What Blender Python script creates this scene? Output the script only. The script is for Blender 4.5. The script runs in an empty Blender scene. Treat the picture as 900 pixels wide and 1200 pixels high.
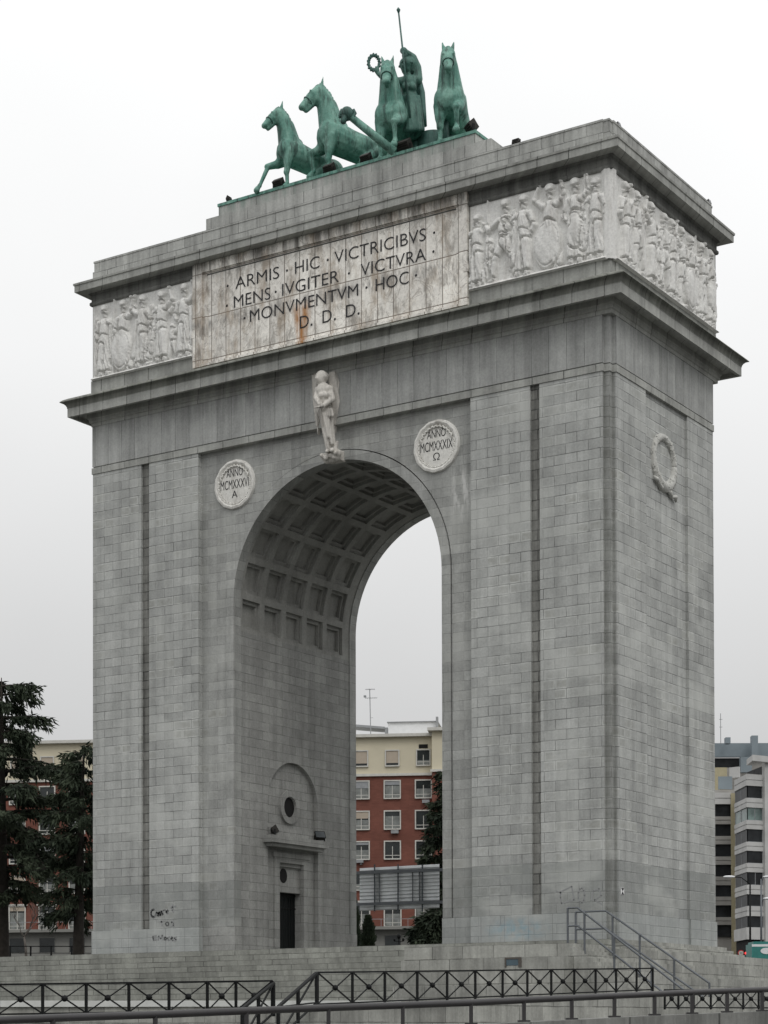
import bpy, bmesh, math, random
import numpy as np
from math import sin, cos, pi, sqrt, radians
from mathutils import Vector, Matrix, noise

S = bpy.context.scene
COL = S.collection
random.seed(7)

# ------------------------------------------------------------------ camera
CAM = np.array([42.29798, -85.58503, -4.205])
RV = np.array([0.83901606, 0.54409887, -0.00291])
UV = np.array([0.01210558, -0.01331973, 0.99983801])
FV = np.array([-0.54397197, 0.83891537, 0.0177621])
FPX, CYP = 2314.986, 1162.886          # focal length and principal row, in 900x1200 pixels
cd = bpy.data.cameras.new('camera')
cam = bpy.data.objects.new('camera', cd)
COL.objects.link(cam)
m = Matrix([[RV[i], UV[i], -FV[i], CAM[i]] for i in range(3)] + [[0, 0, 0, 1]])
cam.matrix_world = m
cd.sensor_fit = 'HORIZONTAL'
cd.sensor_width = 36.0
cd.lens = FPX / 900 * 36
cd.shift_y = (CYP - 600) / 900
cd.clip_start, cd.clip_end = 0.5, 6000
S.camera = cam

# ------------------------------------------------------------------ overcast sky and soft sun
SUN_EL, SUN_AZ = radians(48), radians(125)      # azimuth clockwise from +Y
w = bpy.data.worlds.new("World")
S.world = w
w.use_nodes = True
nt = w.node_tree
nt.nodes.clear()
def wn(t, **k):
    n = nt.nodes.new(t)
    for a, b in k.items():
        setattr(n, a, b)
    return n
L = nt.links.new
sky = wn('ShaderNodeTexSky', sky_type='NISHITA', sun_disc=False, sun_elevation=SUN_EL, sun_rotation=SUN_AZ)
sky.dust_density = 5.0
hs = wn('ShaderNodeHueSaturation')
hs.inputs['Saturation'].default_value = 0.06
L(sky.outputs[0], hs.inputs['Color'])
tc = wn('ShaderNodeTexCoord')
sp = wn('ShaderNodeSeparateXYZ')
L(tc.outputs['Generated'], sp.inputs[0])
rp = wn('ShaderNodeValToRGB')
cr = rp.color_ramp
cr.elements[0].position, cr.elements[0].color = 0.0, (5.2, 5.25, 5.3, 1)
cr.elements[1].position, cr.elements[1].color = 1.0, (14.0, 14.0, 14.0, 1)
for p_, v_ in ((0.12, 6.2), (0.20, 7.5), (0.32, 9.7), (0.46, 11.0), (0.7, 12.5)):
    e = cr.elements.new(p_)
    e.color = (v_ * 0.993, v_ * 0.998, v_, 1)
L(sp.outputs['Z'], rp.inputs[0])
nz = wn('ShaderNodeTexNoise')
nz.inputs['Scale'].default_value = 2.2
nz.inputs['Detail'].default_value = 4
L(tc.outputs['Generated'], nz.inputs['Vector'])
mr = wn('ShaderNodeMapRange')
mr.inputs['From Min'].default_value, mr.inputs['From Max'].default_value = 0.3, 0.7
mr.inputs['To Min'].default_value, mr.inputs['To Max'].default_value = 0.93, 1.05
L(nz.outputs['Fac'], mr.inputs['Value'])
mu = wn('ShaderNodeVectorMath', operation='SCALE')
L(rp.outputs[0], mu.inputs[0])
L(mr.outputs[0], mu.inputs['Scale'])
mx = wn('ShaderNodeMix', data_type='RGBA')
mx.inputs['Factor'].default_value = 0.92
L(hs.outputs[0], mx.inputs[6])
L(mu.outputs[0], mx.inputs[7])
bg = wn('ShaderNodeBackground')
bg.inputs['Strength'].default_value = 0.1
L(mx.outputs[2], bg.inputs[0])
wo = wn('ShaderNodeOutputWorld')
L(bg.outputs[0], wo.inputs[0])

sl = bpy.data.lights.new('sun', 'SUN')
sl.energy, sl.angle, sl.color = 0.55, radians(20), (1.0, 0.97, 0.93)
so = bpy.data.objects.new('sun', sl)
COL.objects.link(so)
sd = Vector((sin(SUN_AZ) * cos(SUN_EL), cos(SUN_AZ) * cos(SUN_EL), sin(SUN_EL)))
so.rotation_euler = sd.to_track_quat('Z', 'Y').to_euler()
so.location = (60, -60, 90)

S.view_settings.view_transform = 'Standard'
S.view_settings.look = 'None'
S.view_settings.gamma = 1
S.view_settings.exposure = 0.0
S.view_settings.use_curve_mapping = False
try:
    S.cycles.use_denoising = True
    S.cycles.max_bounces = 6
except Exception:
    pass

# ------------------------------------------------------------------ placing helpers (survey rays of the place)
def ray(x, y):
    return FV * FPX + RV * (x - 450) + UV * (CYP - y)
def at(x, y, depth):
    return Vector(CAM + ray(x, y) / FPX * depth)
def onY(x, y, Y):
    d = ray(x, y)
    return Vector(CAM + d * ((Y - CAM[1]) / d[1]))
def onX(x, y, X):
    d = ray(x, y)
    return Vector(CAM + d * ((X - CAM[0]) / d[0]))

# ------------------------------------------------------------------ mesh helpers
class MB:
    def __init__(s):
        s.v, s.f = [], []
    def add(s, vs, fs):
        o = len(s.v)
        s.v += [tuple(p) for p in vs]
        s.f += [tuple(i + o for i in f) for f in fs]
        return s
    def quad(s, a, b, c, d):
        return s.add([a, b, c, d], [(0, 1, 2, 3)])
    def box(s, x0, x1, y0, y1, z0, z1):
        vs = [(x, y, z) for z in (z0, z1) for y in (y0, y1) for x in (x0, x1)]
        return s.add(vs, [(0, 2, 3, 1), (4, 5, 7, 6), (0, 1, 5, 4), (2, 6, 7, 3), (0, 4, 6, 2), (1, 3, 7, 5)])
    def prism(s, poly, z0, z1, cap=True):
        n = len(poly)
        vs = [(p[0], p[1], z0) for p in poly] + [(p[0], p[1], z1) for p in poly]
        fs = [(i, (i + 1) % n, n + (i + 1) % n, n + i) for i in range(n)]
        if cap:
            fs += [tuple(range(n))[::-1], tuple(range(n, 2 * n))]
        return s.add(vs, fs)
    def obox(s, c, ax, ay, az, hx, hy, hz):
        c, ax, ay, az = Vector(c), Vector(ax), Vector(ay), Vector(az)
        vs = [c + ax * (sx * hx) + ay * (sy * hy) + az * (sz * hz) for sz in (-1, 1) for sy in (-1, 1) for sx in (-1, 1)]
        return s.add(vs, [(0, 2, 3, 1), (4, 5, 7, 6), (0, 1, 5, 4), (2, 6, 7, 3), (0, 4, 6, 2), (1, 3, 7, 5)])
    def tube(s, pts, rad, n=8, caps=True):
        pts = [Vector(p) for p in pts]
        if not hasattr(rad, '__len__'):
            rad = [rad] * len(pts)
        vs, fs = [], []
        prev = None
        for i, p in enumerate(pts):
            t = (pts[min(i + 1, len(pts) - 1)] - pts[max(i - 1, 0)])
            if t.length < 1e-9:
                t = Vector((0, 0, 1))
            t.normalize()
            if prev is None:
                a = t.orthogonal().normalized()
            else:
                a = (prev - t * prev.dot(t))
                a = a.normalized() if a.length > 1e-6 else t.orthogonal().normalized()
            prev = a
            b = t.cross(a)
            for k in range(n):
                q = 2 * pi * k / n
                vs.append(p + (a * cos(q) + b * sin(q)) * rad[i])
        for i in range(len(pts) - 1):
            for k in range(n):
                fs.append((i * n + k, i * n + (k + 1) % n, (i + 1) * n + (k + 1) % n, (i + 1) * n + k))
        if caps:
            fs += [tuple(range(n))[::-1], tuple((len(pts) - 1) * n + k for k in range(n))]
        return s.add(vs, fs)
    def bar(s, a, b, wd, ht, up=(0, 0, 1)):
        a, b = Vector(a), Vector(b)
        t = (b - a)
        l = t.length
        t.normalize()
        up = Vector(up)
        sx = t.cross(up)
        sx = sx.normalized() if sx.length > 1e-5 else t.orthogonal().normalized()
        uz = sx.cross(t)
        return s.obox((a + b) / 2, t, sx, uz, l / 2, wd / 2, ht / 2)
    def capsule(s, a, b, ra, rb, n=14):
        a, b = Vector(a), Vector(b)
        t = b - a
        t = t.normalized() if t.length > 1e-6 else Vector((0, 0, 1))
        P, R_ = [], []
        for q in (-85, -60, -30, 0):
            P.append(a + t * (sin(radians(q)) * ra)); R_.append(cos(radians(q)) * ra)
        for q in (0.0, 30, 60, 85):
            P.append(b + t * (sin(radians(q)) * rb)); R_.append(cos(radians(q)) * rb)
        if (b - a).length < 1e-6:
            P.pop(4); R_.pop(4)
        return s.tube(P, R_, n)
    def ell(s, c, rad, rot=(0, 0, 0), nu=16, nv=10):
        M = Matrix.Translation(Vector(c)) @ Matrix.Rotation(rot[2], 4, 'Z') @ Matrix.Rotation(rot[1], 4, 'Y') @ Matrix.Rotation(rot[0], 4, 'X')
        vs, fs = [], []
        for j in range(nv + 1):
            th = -pi / 2 + pi * (j + 0.02) / (nv + 0.04)
            for i in range(nu):
                ph = 2 * pi * i / nu
                vs.append(M @ Vector((rad[0] * cos(th) * cos(ph), rad[1] * cos(th) * sin(ph), rad[2] * sin(th))))
        for j in range(nv):
            for i in range(nu):
                fs.append((j * nu + i, j * nu + (i + 1) % nu, (j + 1) * nu + (i + 1) % nu, (j + 1) * nu + i))
        fs += [tuple(range(nu))[::-1], tuple(nv * nu + k for k in range(nu))]
        return s.add(vs, fs)
    def ring(s, prof, x0, x1, y0, y1):
        """profile of (offset, z) swept round a rectangle with mitred corners"""
        n = len(prof)
        vs = []
        for (o, z) in prof:
            vs += [(x0 - o, y0 - o, z), (x1 + o, y0 - o, z), (x1 + o, y1 + o, z), (x0 - o, y1 + o, z)]
        fs = []
        for i in range(n - 1):
            for k in range(4):
                fs.append((i * 4 + k, i * 4 + (k + 1) % 4, (i + 1) * 4 + (k + 1) % 4, (i + 1) * 4 + k))
        return s.add(vs, fs)
    def xform(s, M):
        s.v = [tuple(M @ Vector(p)) for p in s.v]
        return s

def wloc(o):
    l = Vector((0, 0, 0))
    while o is not None:
        l += o.location
        o = o.parent
    return l
def link(name, me, mat=None, parent=None, smooth=False):
    o = bpy.data.objects.new(name, me)
    COL.objects.link(o)
    if mat:
        me.materials.clear()
        me.materials.append(mat)
    if parent is not None:
        o.parent = parent
        o.location = -wloc(parent)
    if smooth:
        for p in me.polygons:
            p.use_smooth = True
        if smooth != True:
            try:
                me.set_sharp_from_angle(angle=radians(smooth))
            except Exception:
                pass
    return o
def obj(name, mb, mat=None, parent=None, smooth=False):
    me = bpy.data.meshes.new(name)
    me.from_pydata(mb.v, [], mb.f)
    me.update()
    bm = bmesh.new()
    bm.from_mesh(me)
    bmesh.ops.recalc_face_normals(bm, faces=bm.faces)
    bm.to_mesh(me)
    bm.free()
    return link(name, me, mat, parent, smooth)
def thing(name, label, cat, loc=(0, 0, 0), group=None):
    o = bpy.data.objects.new(name, None)
    COL.objects.link(o)
    o.empty_display_size = 0.3
    o.location = Vector(loc)
    o['label'], o['category'] = label, cat
    if group:
        o['group'] = group
    return o
def tag(o, label=None, cat=None, group=None, kind=None):
    for k, v_ in (('label', label), ('category', cat), ('group', group), ('kind', kind)):
        if v_:
            o[k] = v_
    return o
def struct(name, mb, mat, smooth=False):
    o = obj(name, mb, mat, None, smooth)
    o['kind'] = 'structure'
    return o
def copy_tree(o, parent=None):
    c = o.copy()
    COL.objects.link(c)
    if parent is not None:
        c.parent = parent
    for ch in list(o.children):
        copy_tree(ch, c)
    return c
def organic(name, mb, voxel, mat, parent=None, it=3):
    """fuse overlapping limbs into one continuous skin"""
    me = bpy.data.meshes.new(name + '_raw')
    me.from_pydata(mb.v, [], mb.f)
    me.update()
    t = bpy.data.objects.new('raw', me)
    COL.objects.link(t)
    r = t.modifiers.new('r', 'REMESH')
    r.mode, r.voxel_size = 'VOXEL', voxel
    s_ = t.modifiers.new('s', 'SMOOTH')
    s_.factor, s_.iterations = 0.5, it
    dg = bpy.context.evaluated_depsgraph_get()
    dg.update()
    out = bpy.data.meshes.new_from_object(t.evaluated_get(dg))
    bpy.data.objects.remove(t)
    bpy.data.meshes.remove(me)
    out.name = name
    return link(name, out, mat, parent, True)
def text_mesh(body, extr=0.02, offset=0.0, bold=0.0):
    c = bpy.data.curves.new('txt', 'FONT')
    c.body = body
    c.extrude = extr
    c.offset = bold
    c.resolution_u = 4
    t = bpy.data.objects.new('txt', c)
    COL.objects.link(t)
    dg = bpy.context.evaluated_depsgraph_get()
    dg.update()
    me = bpy.data.meshes.new_from_object(t.evaluated_get(dg))
    bpy.data.objects.remove(t)
    bpy.data.curves.remove(c)
    return me
def text_on(name, body, x0, x1, z0, z1, place, mat, parent, bold=0.0, thick=0.03, shear=0.0):
    """fit writing into the rectangle x0..x1, z0..z1; place(a, b, d) gives the world point"""
    me = text_mesh(body, 0.5, bold=bold)
    co = np.array([tuple(v_.co) for v_ in me.vertices])
    lo, hi = co.min(0), co.max(0)
    for v_ in me.vertices:
        a = (v_.co.x - lo[0]) / (hi[0] - lo[0])
        b = (v_.co.y - lo[1]) / (hi[1] - lo[1])
        d = thick * (v_.co.z - lo[2]) / (hi[2] - lo[2])
        v_.co = place(x0 + a * (x1 - x0) + shear * b, z0 + b * (z1 - z0), d)
    me.update()
    bm = bmesh.new(); bm.from_mesh(me)
    bmesh.ops.recalc_face_normals(bm, faces=bm.faces)
    bm.to_mesh(me); bm.free()
    return link(name, me, mat, parent)

# ------------------------------------------------------------------ material helpers
class NT:
    def __init__(s, name):
        s.m = bpy.data.materials.new(name)
        s.m.use_nodes = True
        s.t = s.m.node_tree
        s.t.nodes.clear()
        s.o = s.t.nodes.new('ShaderNodeOutputMaterial')
        s.b = s.t.nodes.new('ShaderNodeBsdfPrincipled')
        s.t.links.new(s.b.outputs[0], s.o.inputs[0])
    def set(s, sock, v_):
        if hasattr(v_, 'is_linked') or hasattr(v_, 'links'):
            s.t.links.new(v_, sock)
        else:
            sock.default_value = v_
    def n(s, typ, ins=None, **k):
        x = s.t.nodes.new(typ)
        for a, b in k.items():
            setattr(x, a, b)
        for a, b in (ins or {}).items():
            s.set(x.inputs[a], b)
        return x
    def math(s, op, a, b=0.0, c=None, clamp=False):
        x = s.n('ShaderNodeMath', {0: a, 1: b}, operation=op, use_clamp=clamp)
        if c is not None:
            s.set(x.inputs[2], c)
        return x.outputs[0]
    def noise(s, vec, scale, detail=4, rough=0.55):
        return s.n('ShaderNodeTexNoise', {'Vector': vec, 'Scale': scale, 'Detail': detail, 'Roughness': rough}).outputs['Fac']
    def rng(s, v_, a, b, c, d, smooth=False):
        x = s.n('ShaderNodeMapRange', {'Value': v_, 'From Min': a, 'From Max': b, 'To Min': c, 'To Max': d})
        if smooth:
            x.interpolation_type = 'SMOOTHSTEP'
        return x.outputs[0]
    def mix(s, f, a, b, mode='MIX'):
        x = s.n('ShaderNodeMix', data_type='RGBA', blend_type=mode)
        s.set(x.inputs[0], f); s.set(x.inputs[6], a); s.set(x.inputs[7], b)
        return x.outputs[2]
    def scale(s, col, f):
        if isinstance(col, tuple):
            col = col[:3]
        x = s.n('ShaderNodeVectorMath', {0: col}, operation='SCALE')
        s.set(x.inputs['Scale'], f)
        return x.outputs[0]
    def pos(s):
        if not hasattr(s, '_p'):
            s._p = s.n('ShaderNodeNewGeometry').outputs['Position']
        return s._p
    def loc(s):
        if not hasattr(s, '_l'):
            s._l = s.n('ShaderNodeTexCoord').outputs['Object']
        return s._l
    def xyz(s, v_):
        x = s.n('ShaderNodeSeparateXYZ', {0: v_})
        return x.outputs[0], x.outputs[1], x.outputs[2]
    def vec(s, a, b, c=0.0):
        return s.n('ShaderNodeCombineXYZ', {0: a, 1: b, 2: c}).outputs[0]
    def bump(s, h, strength=0.4, dist=0.03):
        x = s.n('ShaderNodeBump', {'Height': h, 'Strength': strength, 'Distance': dist})
        s.t.links.new(x.outputs[0], s.b.inputs['Normal'])
    def fin(s, col, rough=0.85, metal=0.0, spec=0.3):
        s.set(s.b.inputs['Base Color'], col)
        s.set(s.b.inputs['Roughness'], rough)
        s.set(s.b.inputs['Metallic'], metal)
        s.set(s.b.inputs['Specular IOR Level'], spec)
        return s.m

def c4(c):
    return (c[0], c[1], c[2], 1.0)
def plain(name, col, rough=0.7, metal=0.0, var=0.12, scale=3.0, spec=0.3, bump=0.0):
    M = NT(name)
    nz_ = M.noise(M.loc(), scale, 5)
    f = M.rng(nz_, 0.3, 0.7, 1 - var, 1 + var)
    if bump:
        M.bump(nz_, 0.5, bump)
    return M.fin(M.scale(c4(col), f), rough, metal, spec)

def ashlar(name, base, bw, bh, voff=0.0, var=0.10, mortar=0.62, msize=0.018, rep=0.0, streak=0.25, patch=0.14, zones=False, extra=None, rough=0.88, bumpd=0.03):
    M = NT(name)
    x, y, z = M.xyz(M.pos())
    u = M.math('ADD', x, y)
    wob = M.math('MULTIPLY', M.math('SUBTRACT', M.noise(M.pos(), 1.4, 3), 0.5), 0.05)
    vec = M.vec(M.math('ADD', u, wob), M.math('ADD', M.math('SUBTRACT', z, voff), wob))
    br = M.n('ShaderNodeTexBrick', {'Vector': vec, 'Color1': (1 - var,) * 3 + (1,), 'Color2': (1 + var,) * 3 + (1,), 'Mortar': (mortar,) * 3 + (1,),
                                    'Scale': 1.0, 'Mortar Size': msize, 'Mortar Smooth': 0.3, 'Bias': 0.0, 'Brick Width': bw, 'Row Height': bh})
    col = br.outputs['Color']
    fac = br.outputs['Fac']
    # broken, uneven joints: the mortar line fades in places
    fade = M.rng(M.noise(M.pos(), 0.9, 4), 0.35, 0.62, 0.25, 1.0)
    plainc = M.n('ShaderNodeTexBrick', {'Vector': vec, 'Color1': (1 - var,) * 3 + (1,), 'Color2': (1 + var,) * 3 + (1,), 'Mortar': (1, 1, 1, 1),
                                        'Scale': 1.0, 'Mortar Size': 0.0, 'Brick Width': bw, 'Row Height': bh}).outputs['Color']
    col = M.mix(fade, plainc, col)
    big = M.noise(M.pos(), 0.22, 6, 0.6)
    col = M.scale(col, M.rng(big, 0.3, 0.7, 1 - patch, 1 + patch))
    mid = M.noise(M.pos(), 1.3, 6, 0.65)
    col = M.scale(col, M.rng(mid, 0.3, 0.7, 1 - patch * .75, 1 + patch * .75))
    fine = M.noise(M.pos(), 9, 5, 0.7)
    col = M.scale(col, M.rng(fine, 0.25, 0.75, 0.84, 1.16))
    col = M.mix(1.0, col, c4(base), 'MULTIPLY')
    if rep:
        def halo(ms, sm):
            return M.n('ShaderNodeTexBrick', {'Vector': vec, 'Scale': 1.0, 'Mortar Size': ms, 'Mortar Smooth': sm, 'Brick Width': bw, 'Row Height': bh}).outputs['Fac']
        vb = M.n('ShaderNodeTexWhiteNoise', noise_dimensions='2D')
        row = M.math('FLOOR', M.math('DIVIDE', M.math('SUBTRACT', z, voff), bh))
        sh = M.math('MULTIPLY', M.math('FLOORED_MODULO', row, 2.0), bw * .5)
        M.set(vb.inputs['Vector'], M.vec(M.math('FLOOR', M.math('DIVIDE', M.math('ADD', u, sh), bw)), row))
        rnd = vb.outputs['Value']
        area = M.rng(M.noise(M.vec(u, M.math('MULTIPLY', z, 1.0), 3.7), 0.30, 5, 0.6), 0.42, 0.58, 0.0, 1.0)
        nz2 = M.rng(M.noise(M.pos(), 3.2, 5, .65), 0.36, 0.58, 0.15, 1)
        col = M.scale(col, M.rng(rnd, 0, 1, .90, 1.08))
        br_ = M.math('MULTIPLY', M.math('GREATER_THAN', M.math('FRACT', M.math('MULTIPLY', rnd, 37.0)), .88), M.math('ADD', .25, M.math('MULTIPLY', area, .75)))
        col = M.mix(M.math('MULTIPLY', br_, .55), col, (base[0] * 1.22, base[1] * 1.22, base[2] * 1.2, 1))
        # pale repointed margins round worn blocks
        wear = M.math('MULTIPLY', M.rng(rnd, .25, .7, 0, 1), M.math('ADD', .12, M.math('MULTIPLY', area, .88)))
        f2 = M.math('MULTIPLY', M.math('MULTIPLY', halo(.11, .9), wear), nz2, clamp=True)
        f2 = M.math('MULTIPLY', f2, M.math('SUBTRACT', 1.0, M.math('MULTIPLY', fac, 0.9)))
        # brownish or greyer hearts of those blocks
        core = M.math('MULTIPLY', M.math('MULTIPLY', M.math('SUBTRACT', 1.0, halo(.13, .8)), M.math('MULTIPLY', M.rng(rnd, .62, .95, 0, .55), M.math('MAXIMUM', area, .25))), nz2)
        col = M.mix(core, col, (base[0] * .66, base[1] * .645, base[2] * .59, 1))
        col = M.mix(M.math('MULTIPLY', f2, rep), col, (base[0] * 1.5, base[1] * 1.5, base[2] * 1.48, 1))
    if streak:
        st = M.noise(M.vec(M.math('MULTIPLY', u, 1.6), M.math('MULTIPLY', z, 0.09), 1.3), 1.0, 6, 0.7)
        col = M.scale(col, M.rng(st, 0.40, 0.72, 1.0 + streak * .2, 1 - streak))
    if zones:
        # dado of bigger, dirtier blocks and a scrubbed plinth
        nzz = M.math('MULTIPLY', M.math('SUBTRACT', M.noise(M.pos(), 0.8, 3), .5), 0.12)
        zz = M.math('ADD', z, nzz)
        low = M.math('LESS_THAN', zz, 3.84)
        pl = M.math('LESS_THAN', z, 1.335)
        near = M.math('MULTIPLY', M.math('GREATER_THAN', x, -10.0), low)
        col = M.scale(col, M.rng(near, 0, 1, 1, .90))
        col = M.mix(M.math('MULTIPLY', low, 0.16), M.scale(col, M.rng(low, 0, 1, 1, .86)), (base[0] * .78, base[1] * .82, base[2] * .84, 1))
        wash = M.rng(M.noise(M.pos(), 0.7, 4), 0.42, 0.6, 0.0, 0.45)
        col = M.mix(M.math('MULTIPLY', low, wash), col, (base[0] * .62, base[1] * .64, base[2] * .63, 1))
        col = M.mix(M.math('MULTIPLY', pl, 0.22), M.scale(col, M.rng(pl, 0, 1, 1, 1.13)), (base[0] * .92, base[1] * .97, base[2] * 1.02, 1))
        pj_ = M.n('ShaderNodeTexBrick', {'Vector': M.vec(u, M.math('ADD', z, 5.0)), 'Scale': 1.0, 'Mortar Size': .02, 'Brick Width': 1.35, 'Row Height': 20.0}).outputs['Fac']
        col = M.mix(M.math('MULTIPLY', M.math('MULTIPLY', pl, pj_), .5), col, (base[0] * .4, base[1] * .4, base[2] * .4, 1))
        # rubbed blue paint on the plinth of the near pier
        d = M.math('SQRT', M.math('ADD', M.math('POWER', M.math('DIVIDE', M.math('ADD', x, 5.3), 2.0), 2.0), M.math('POWER', M.math('DIVIDE', M.math('SUBTRACT', z, 0.62), 0.7), 2.0)))
        bl = M.math('MULTIPLY', M.rng(d, 0.3, 1.0, 0.42, 0.0), M.rng(M.noise(M.pos(), 2.5, 5), .38, .6, 0, 1))
        bl = M.math('MULTIPLY', bl, M.math('LESS_THAN', y, 0.1))
        col = M.mix(bl, col, (0.17, 0.36, 0.46, 1))
        # pale limewash runs to the right of the vault
        d2 = M.math('SQRT', M.math('ADD', M.math('POWER', M.math('DIVIDE', M.math('ADD', x, 8.6), 0.9), 2.0), M.math('POWER', M.math('DIVIDE', M.math('SUBTRACT', z, 22.9), 1.7), 2.0)))
        run = M.rng(M.noise(M.vec(M.math('MULTIPLY', u, 3.0), M.math('MULTIPLY', z, .5)), 1.0, 5, .7), .47, .60, 0, .85)
        wm = M.math('MULTIPLY', M.math('MULTIPLY', M.rng(d2, .4, 1.0, 1, 0), run), M.math('LESS_THAN', y, 1.0))
        col = M.mix(wm, col, (0.62, 0.62, 0.60, 1))
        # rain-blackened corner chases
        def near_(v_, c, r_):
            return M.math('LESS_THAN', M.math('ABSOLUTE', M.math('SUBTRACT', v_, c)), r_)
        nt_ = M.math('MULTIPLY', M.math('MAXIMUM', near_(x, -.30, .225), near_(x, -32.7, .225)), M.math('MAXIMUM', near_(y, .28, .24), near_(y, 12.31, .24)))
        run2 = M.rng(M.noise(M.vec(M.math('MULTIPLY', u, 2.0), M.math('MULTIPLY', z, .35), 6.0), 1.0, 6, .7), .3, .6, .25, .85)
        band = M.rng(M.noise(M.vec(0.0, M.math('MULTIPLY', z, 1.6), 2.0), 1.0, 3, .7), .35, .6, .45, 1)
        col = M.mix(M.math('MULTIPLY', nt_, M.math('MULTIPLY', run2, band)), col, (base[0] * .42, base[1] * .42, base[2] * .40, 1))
        # fresher, paler courses
        pf = M.rng(M.noise(M.vec(M.math('MULTIPLY', u, .5), z, 9.1), 0.35, 5, .6), .53, .64, 0, .38)
        col = M.mix(pf, col, (base[0] * 1.35, base[1] * 1.35, base[2] * 1.33, 1))
    if extra:
        col = extra(M, col, x, y, z, u)
    h = M.math('SUBTRACT', M.math('MULTIPLY', fine, 0.35), M.math('MULTIPLY', fac, fade))
    M.bump(h, 0.55, bumpd)
    return M.fin(col, rough)
# ------------------------------------------------------------------ materials
G = (0.415, 0.423, 0.408)
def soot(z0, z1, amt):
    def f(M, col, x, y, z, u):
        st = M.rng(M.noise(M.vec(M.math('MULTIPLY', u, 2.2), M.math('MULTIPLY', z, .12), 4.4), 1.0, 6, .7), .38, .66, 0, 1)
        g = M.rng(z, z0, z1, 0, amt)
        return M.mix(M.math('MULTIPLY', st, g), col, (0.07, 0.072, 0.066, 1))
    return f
def green_run(M, col, x, y, z, u):
    st = M.rng(M.noise(M.vec(M.math('MULTIPLY', u, 2.6), M.math('MULTIPLY', z, .3), 2.2), 1.0, 6, .7), .44, .66, 0, 1)
    return M.mix(M.math('MULTIPLY', st, M.rng(z, 40.35, 41.05, 0, .6)), col, (.16, .27, .22, 1))
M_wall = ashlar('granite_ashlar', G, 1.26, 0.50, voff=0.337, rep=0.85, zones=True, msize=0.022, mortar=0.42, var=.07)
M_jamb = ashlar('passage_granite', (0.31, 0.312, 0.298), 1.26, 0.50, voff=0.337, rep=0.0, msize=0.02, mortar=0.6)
M_field = ashlar('arch_field_granite', (0.355, 0.36, 0.345), 1.26, 0.50, voff=0.337, rep=0.25, zones=True, msize=0.018, mortar=0.7)
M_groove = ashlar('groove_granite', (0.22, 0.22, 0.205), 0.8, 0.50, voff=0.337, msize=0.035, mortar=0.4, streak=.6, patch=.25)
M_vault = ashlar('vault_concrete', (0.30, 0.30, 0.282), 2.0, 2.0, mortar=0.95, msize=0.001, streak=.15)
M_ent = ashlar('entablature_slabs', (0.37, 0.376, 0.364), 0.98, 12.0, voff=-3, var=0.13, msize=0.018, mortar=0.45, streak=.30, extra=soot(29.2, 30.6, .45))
M_corn = ashlar('cornice_stone', (0.37, 0.375, 0.352), 1.75, 14.0, voff=-3, msize=0.03, mortar=0.3, streak=.35)
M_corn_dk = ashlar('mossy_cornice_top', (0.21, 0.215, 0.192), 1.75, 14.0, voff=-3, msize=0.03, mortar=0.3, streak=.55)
M_frieze_dk = ashlar('dark_frieze_stone', (0.17, 0.172, 0.16), 1.6, 20.0, voff=-3, msize=0.02, mortar=0.5, streak=.55)  # evenly darker stone for the band below the attic cornice
M_attic = ashlar('attic_granite', (0.42, 0.425, 0.405), 1.25, 0.68, voff=0.4, var=.08, msize=0.026, mortar=0.45, streak=.4, extra=green_run)
M_step = ashlar('step_granite', (0.285, 0.29, 0.262), 2.3, 0.30, voff=0.0, var=.10, msize=0.026, mortar=0.36, streak=.3, patch=.22)
M_podium = ashlar('podium_granite', (0.34, 0.342, 0.315), 1.7, 0.62, voff=-0.32, var=.13, msize=0.024, mortar=0.42, streak=.35, patch=.2)
M_concrete = ashlar('weathered_concrete', (0.21, 0.212, 0.20), 2.6, 8.0, voff=-9, msize=0.03, mortar=0.4, streak=.5, patch=.2)
M_pale = plain('pale_kerb_stone', (0.56, 0.57, 0.55), 0.85, var=.08)

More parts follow.
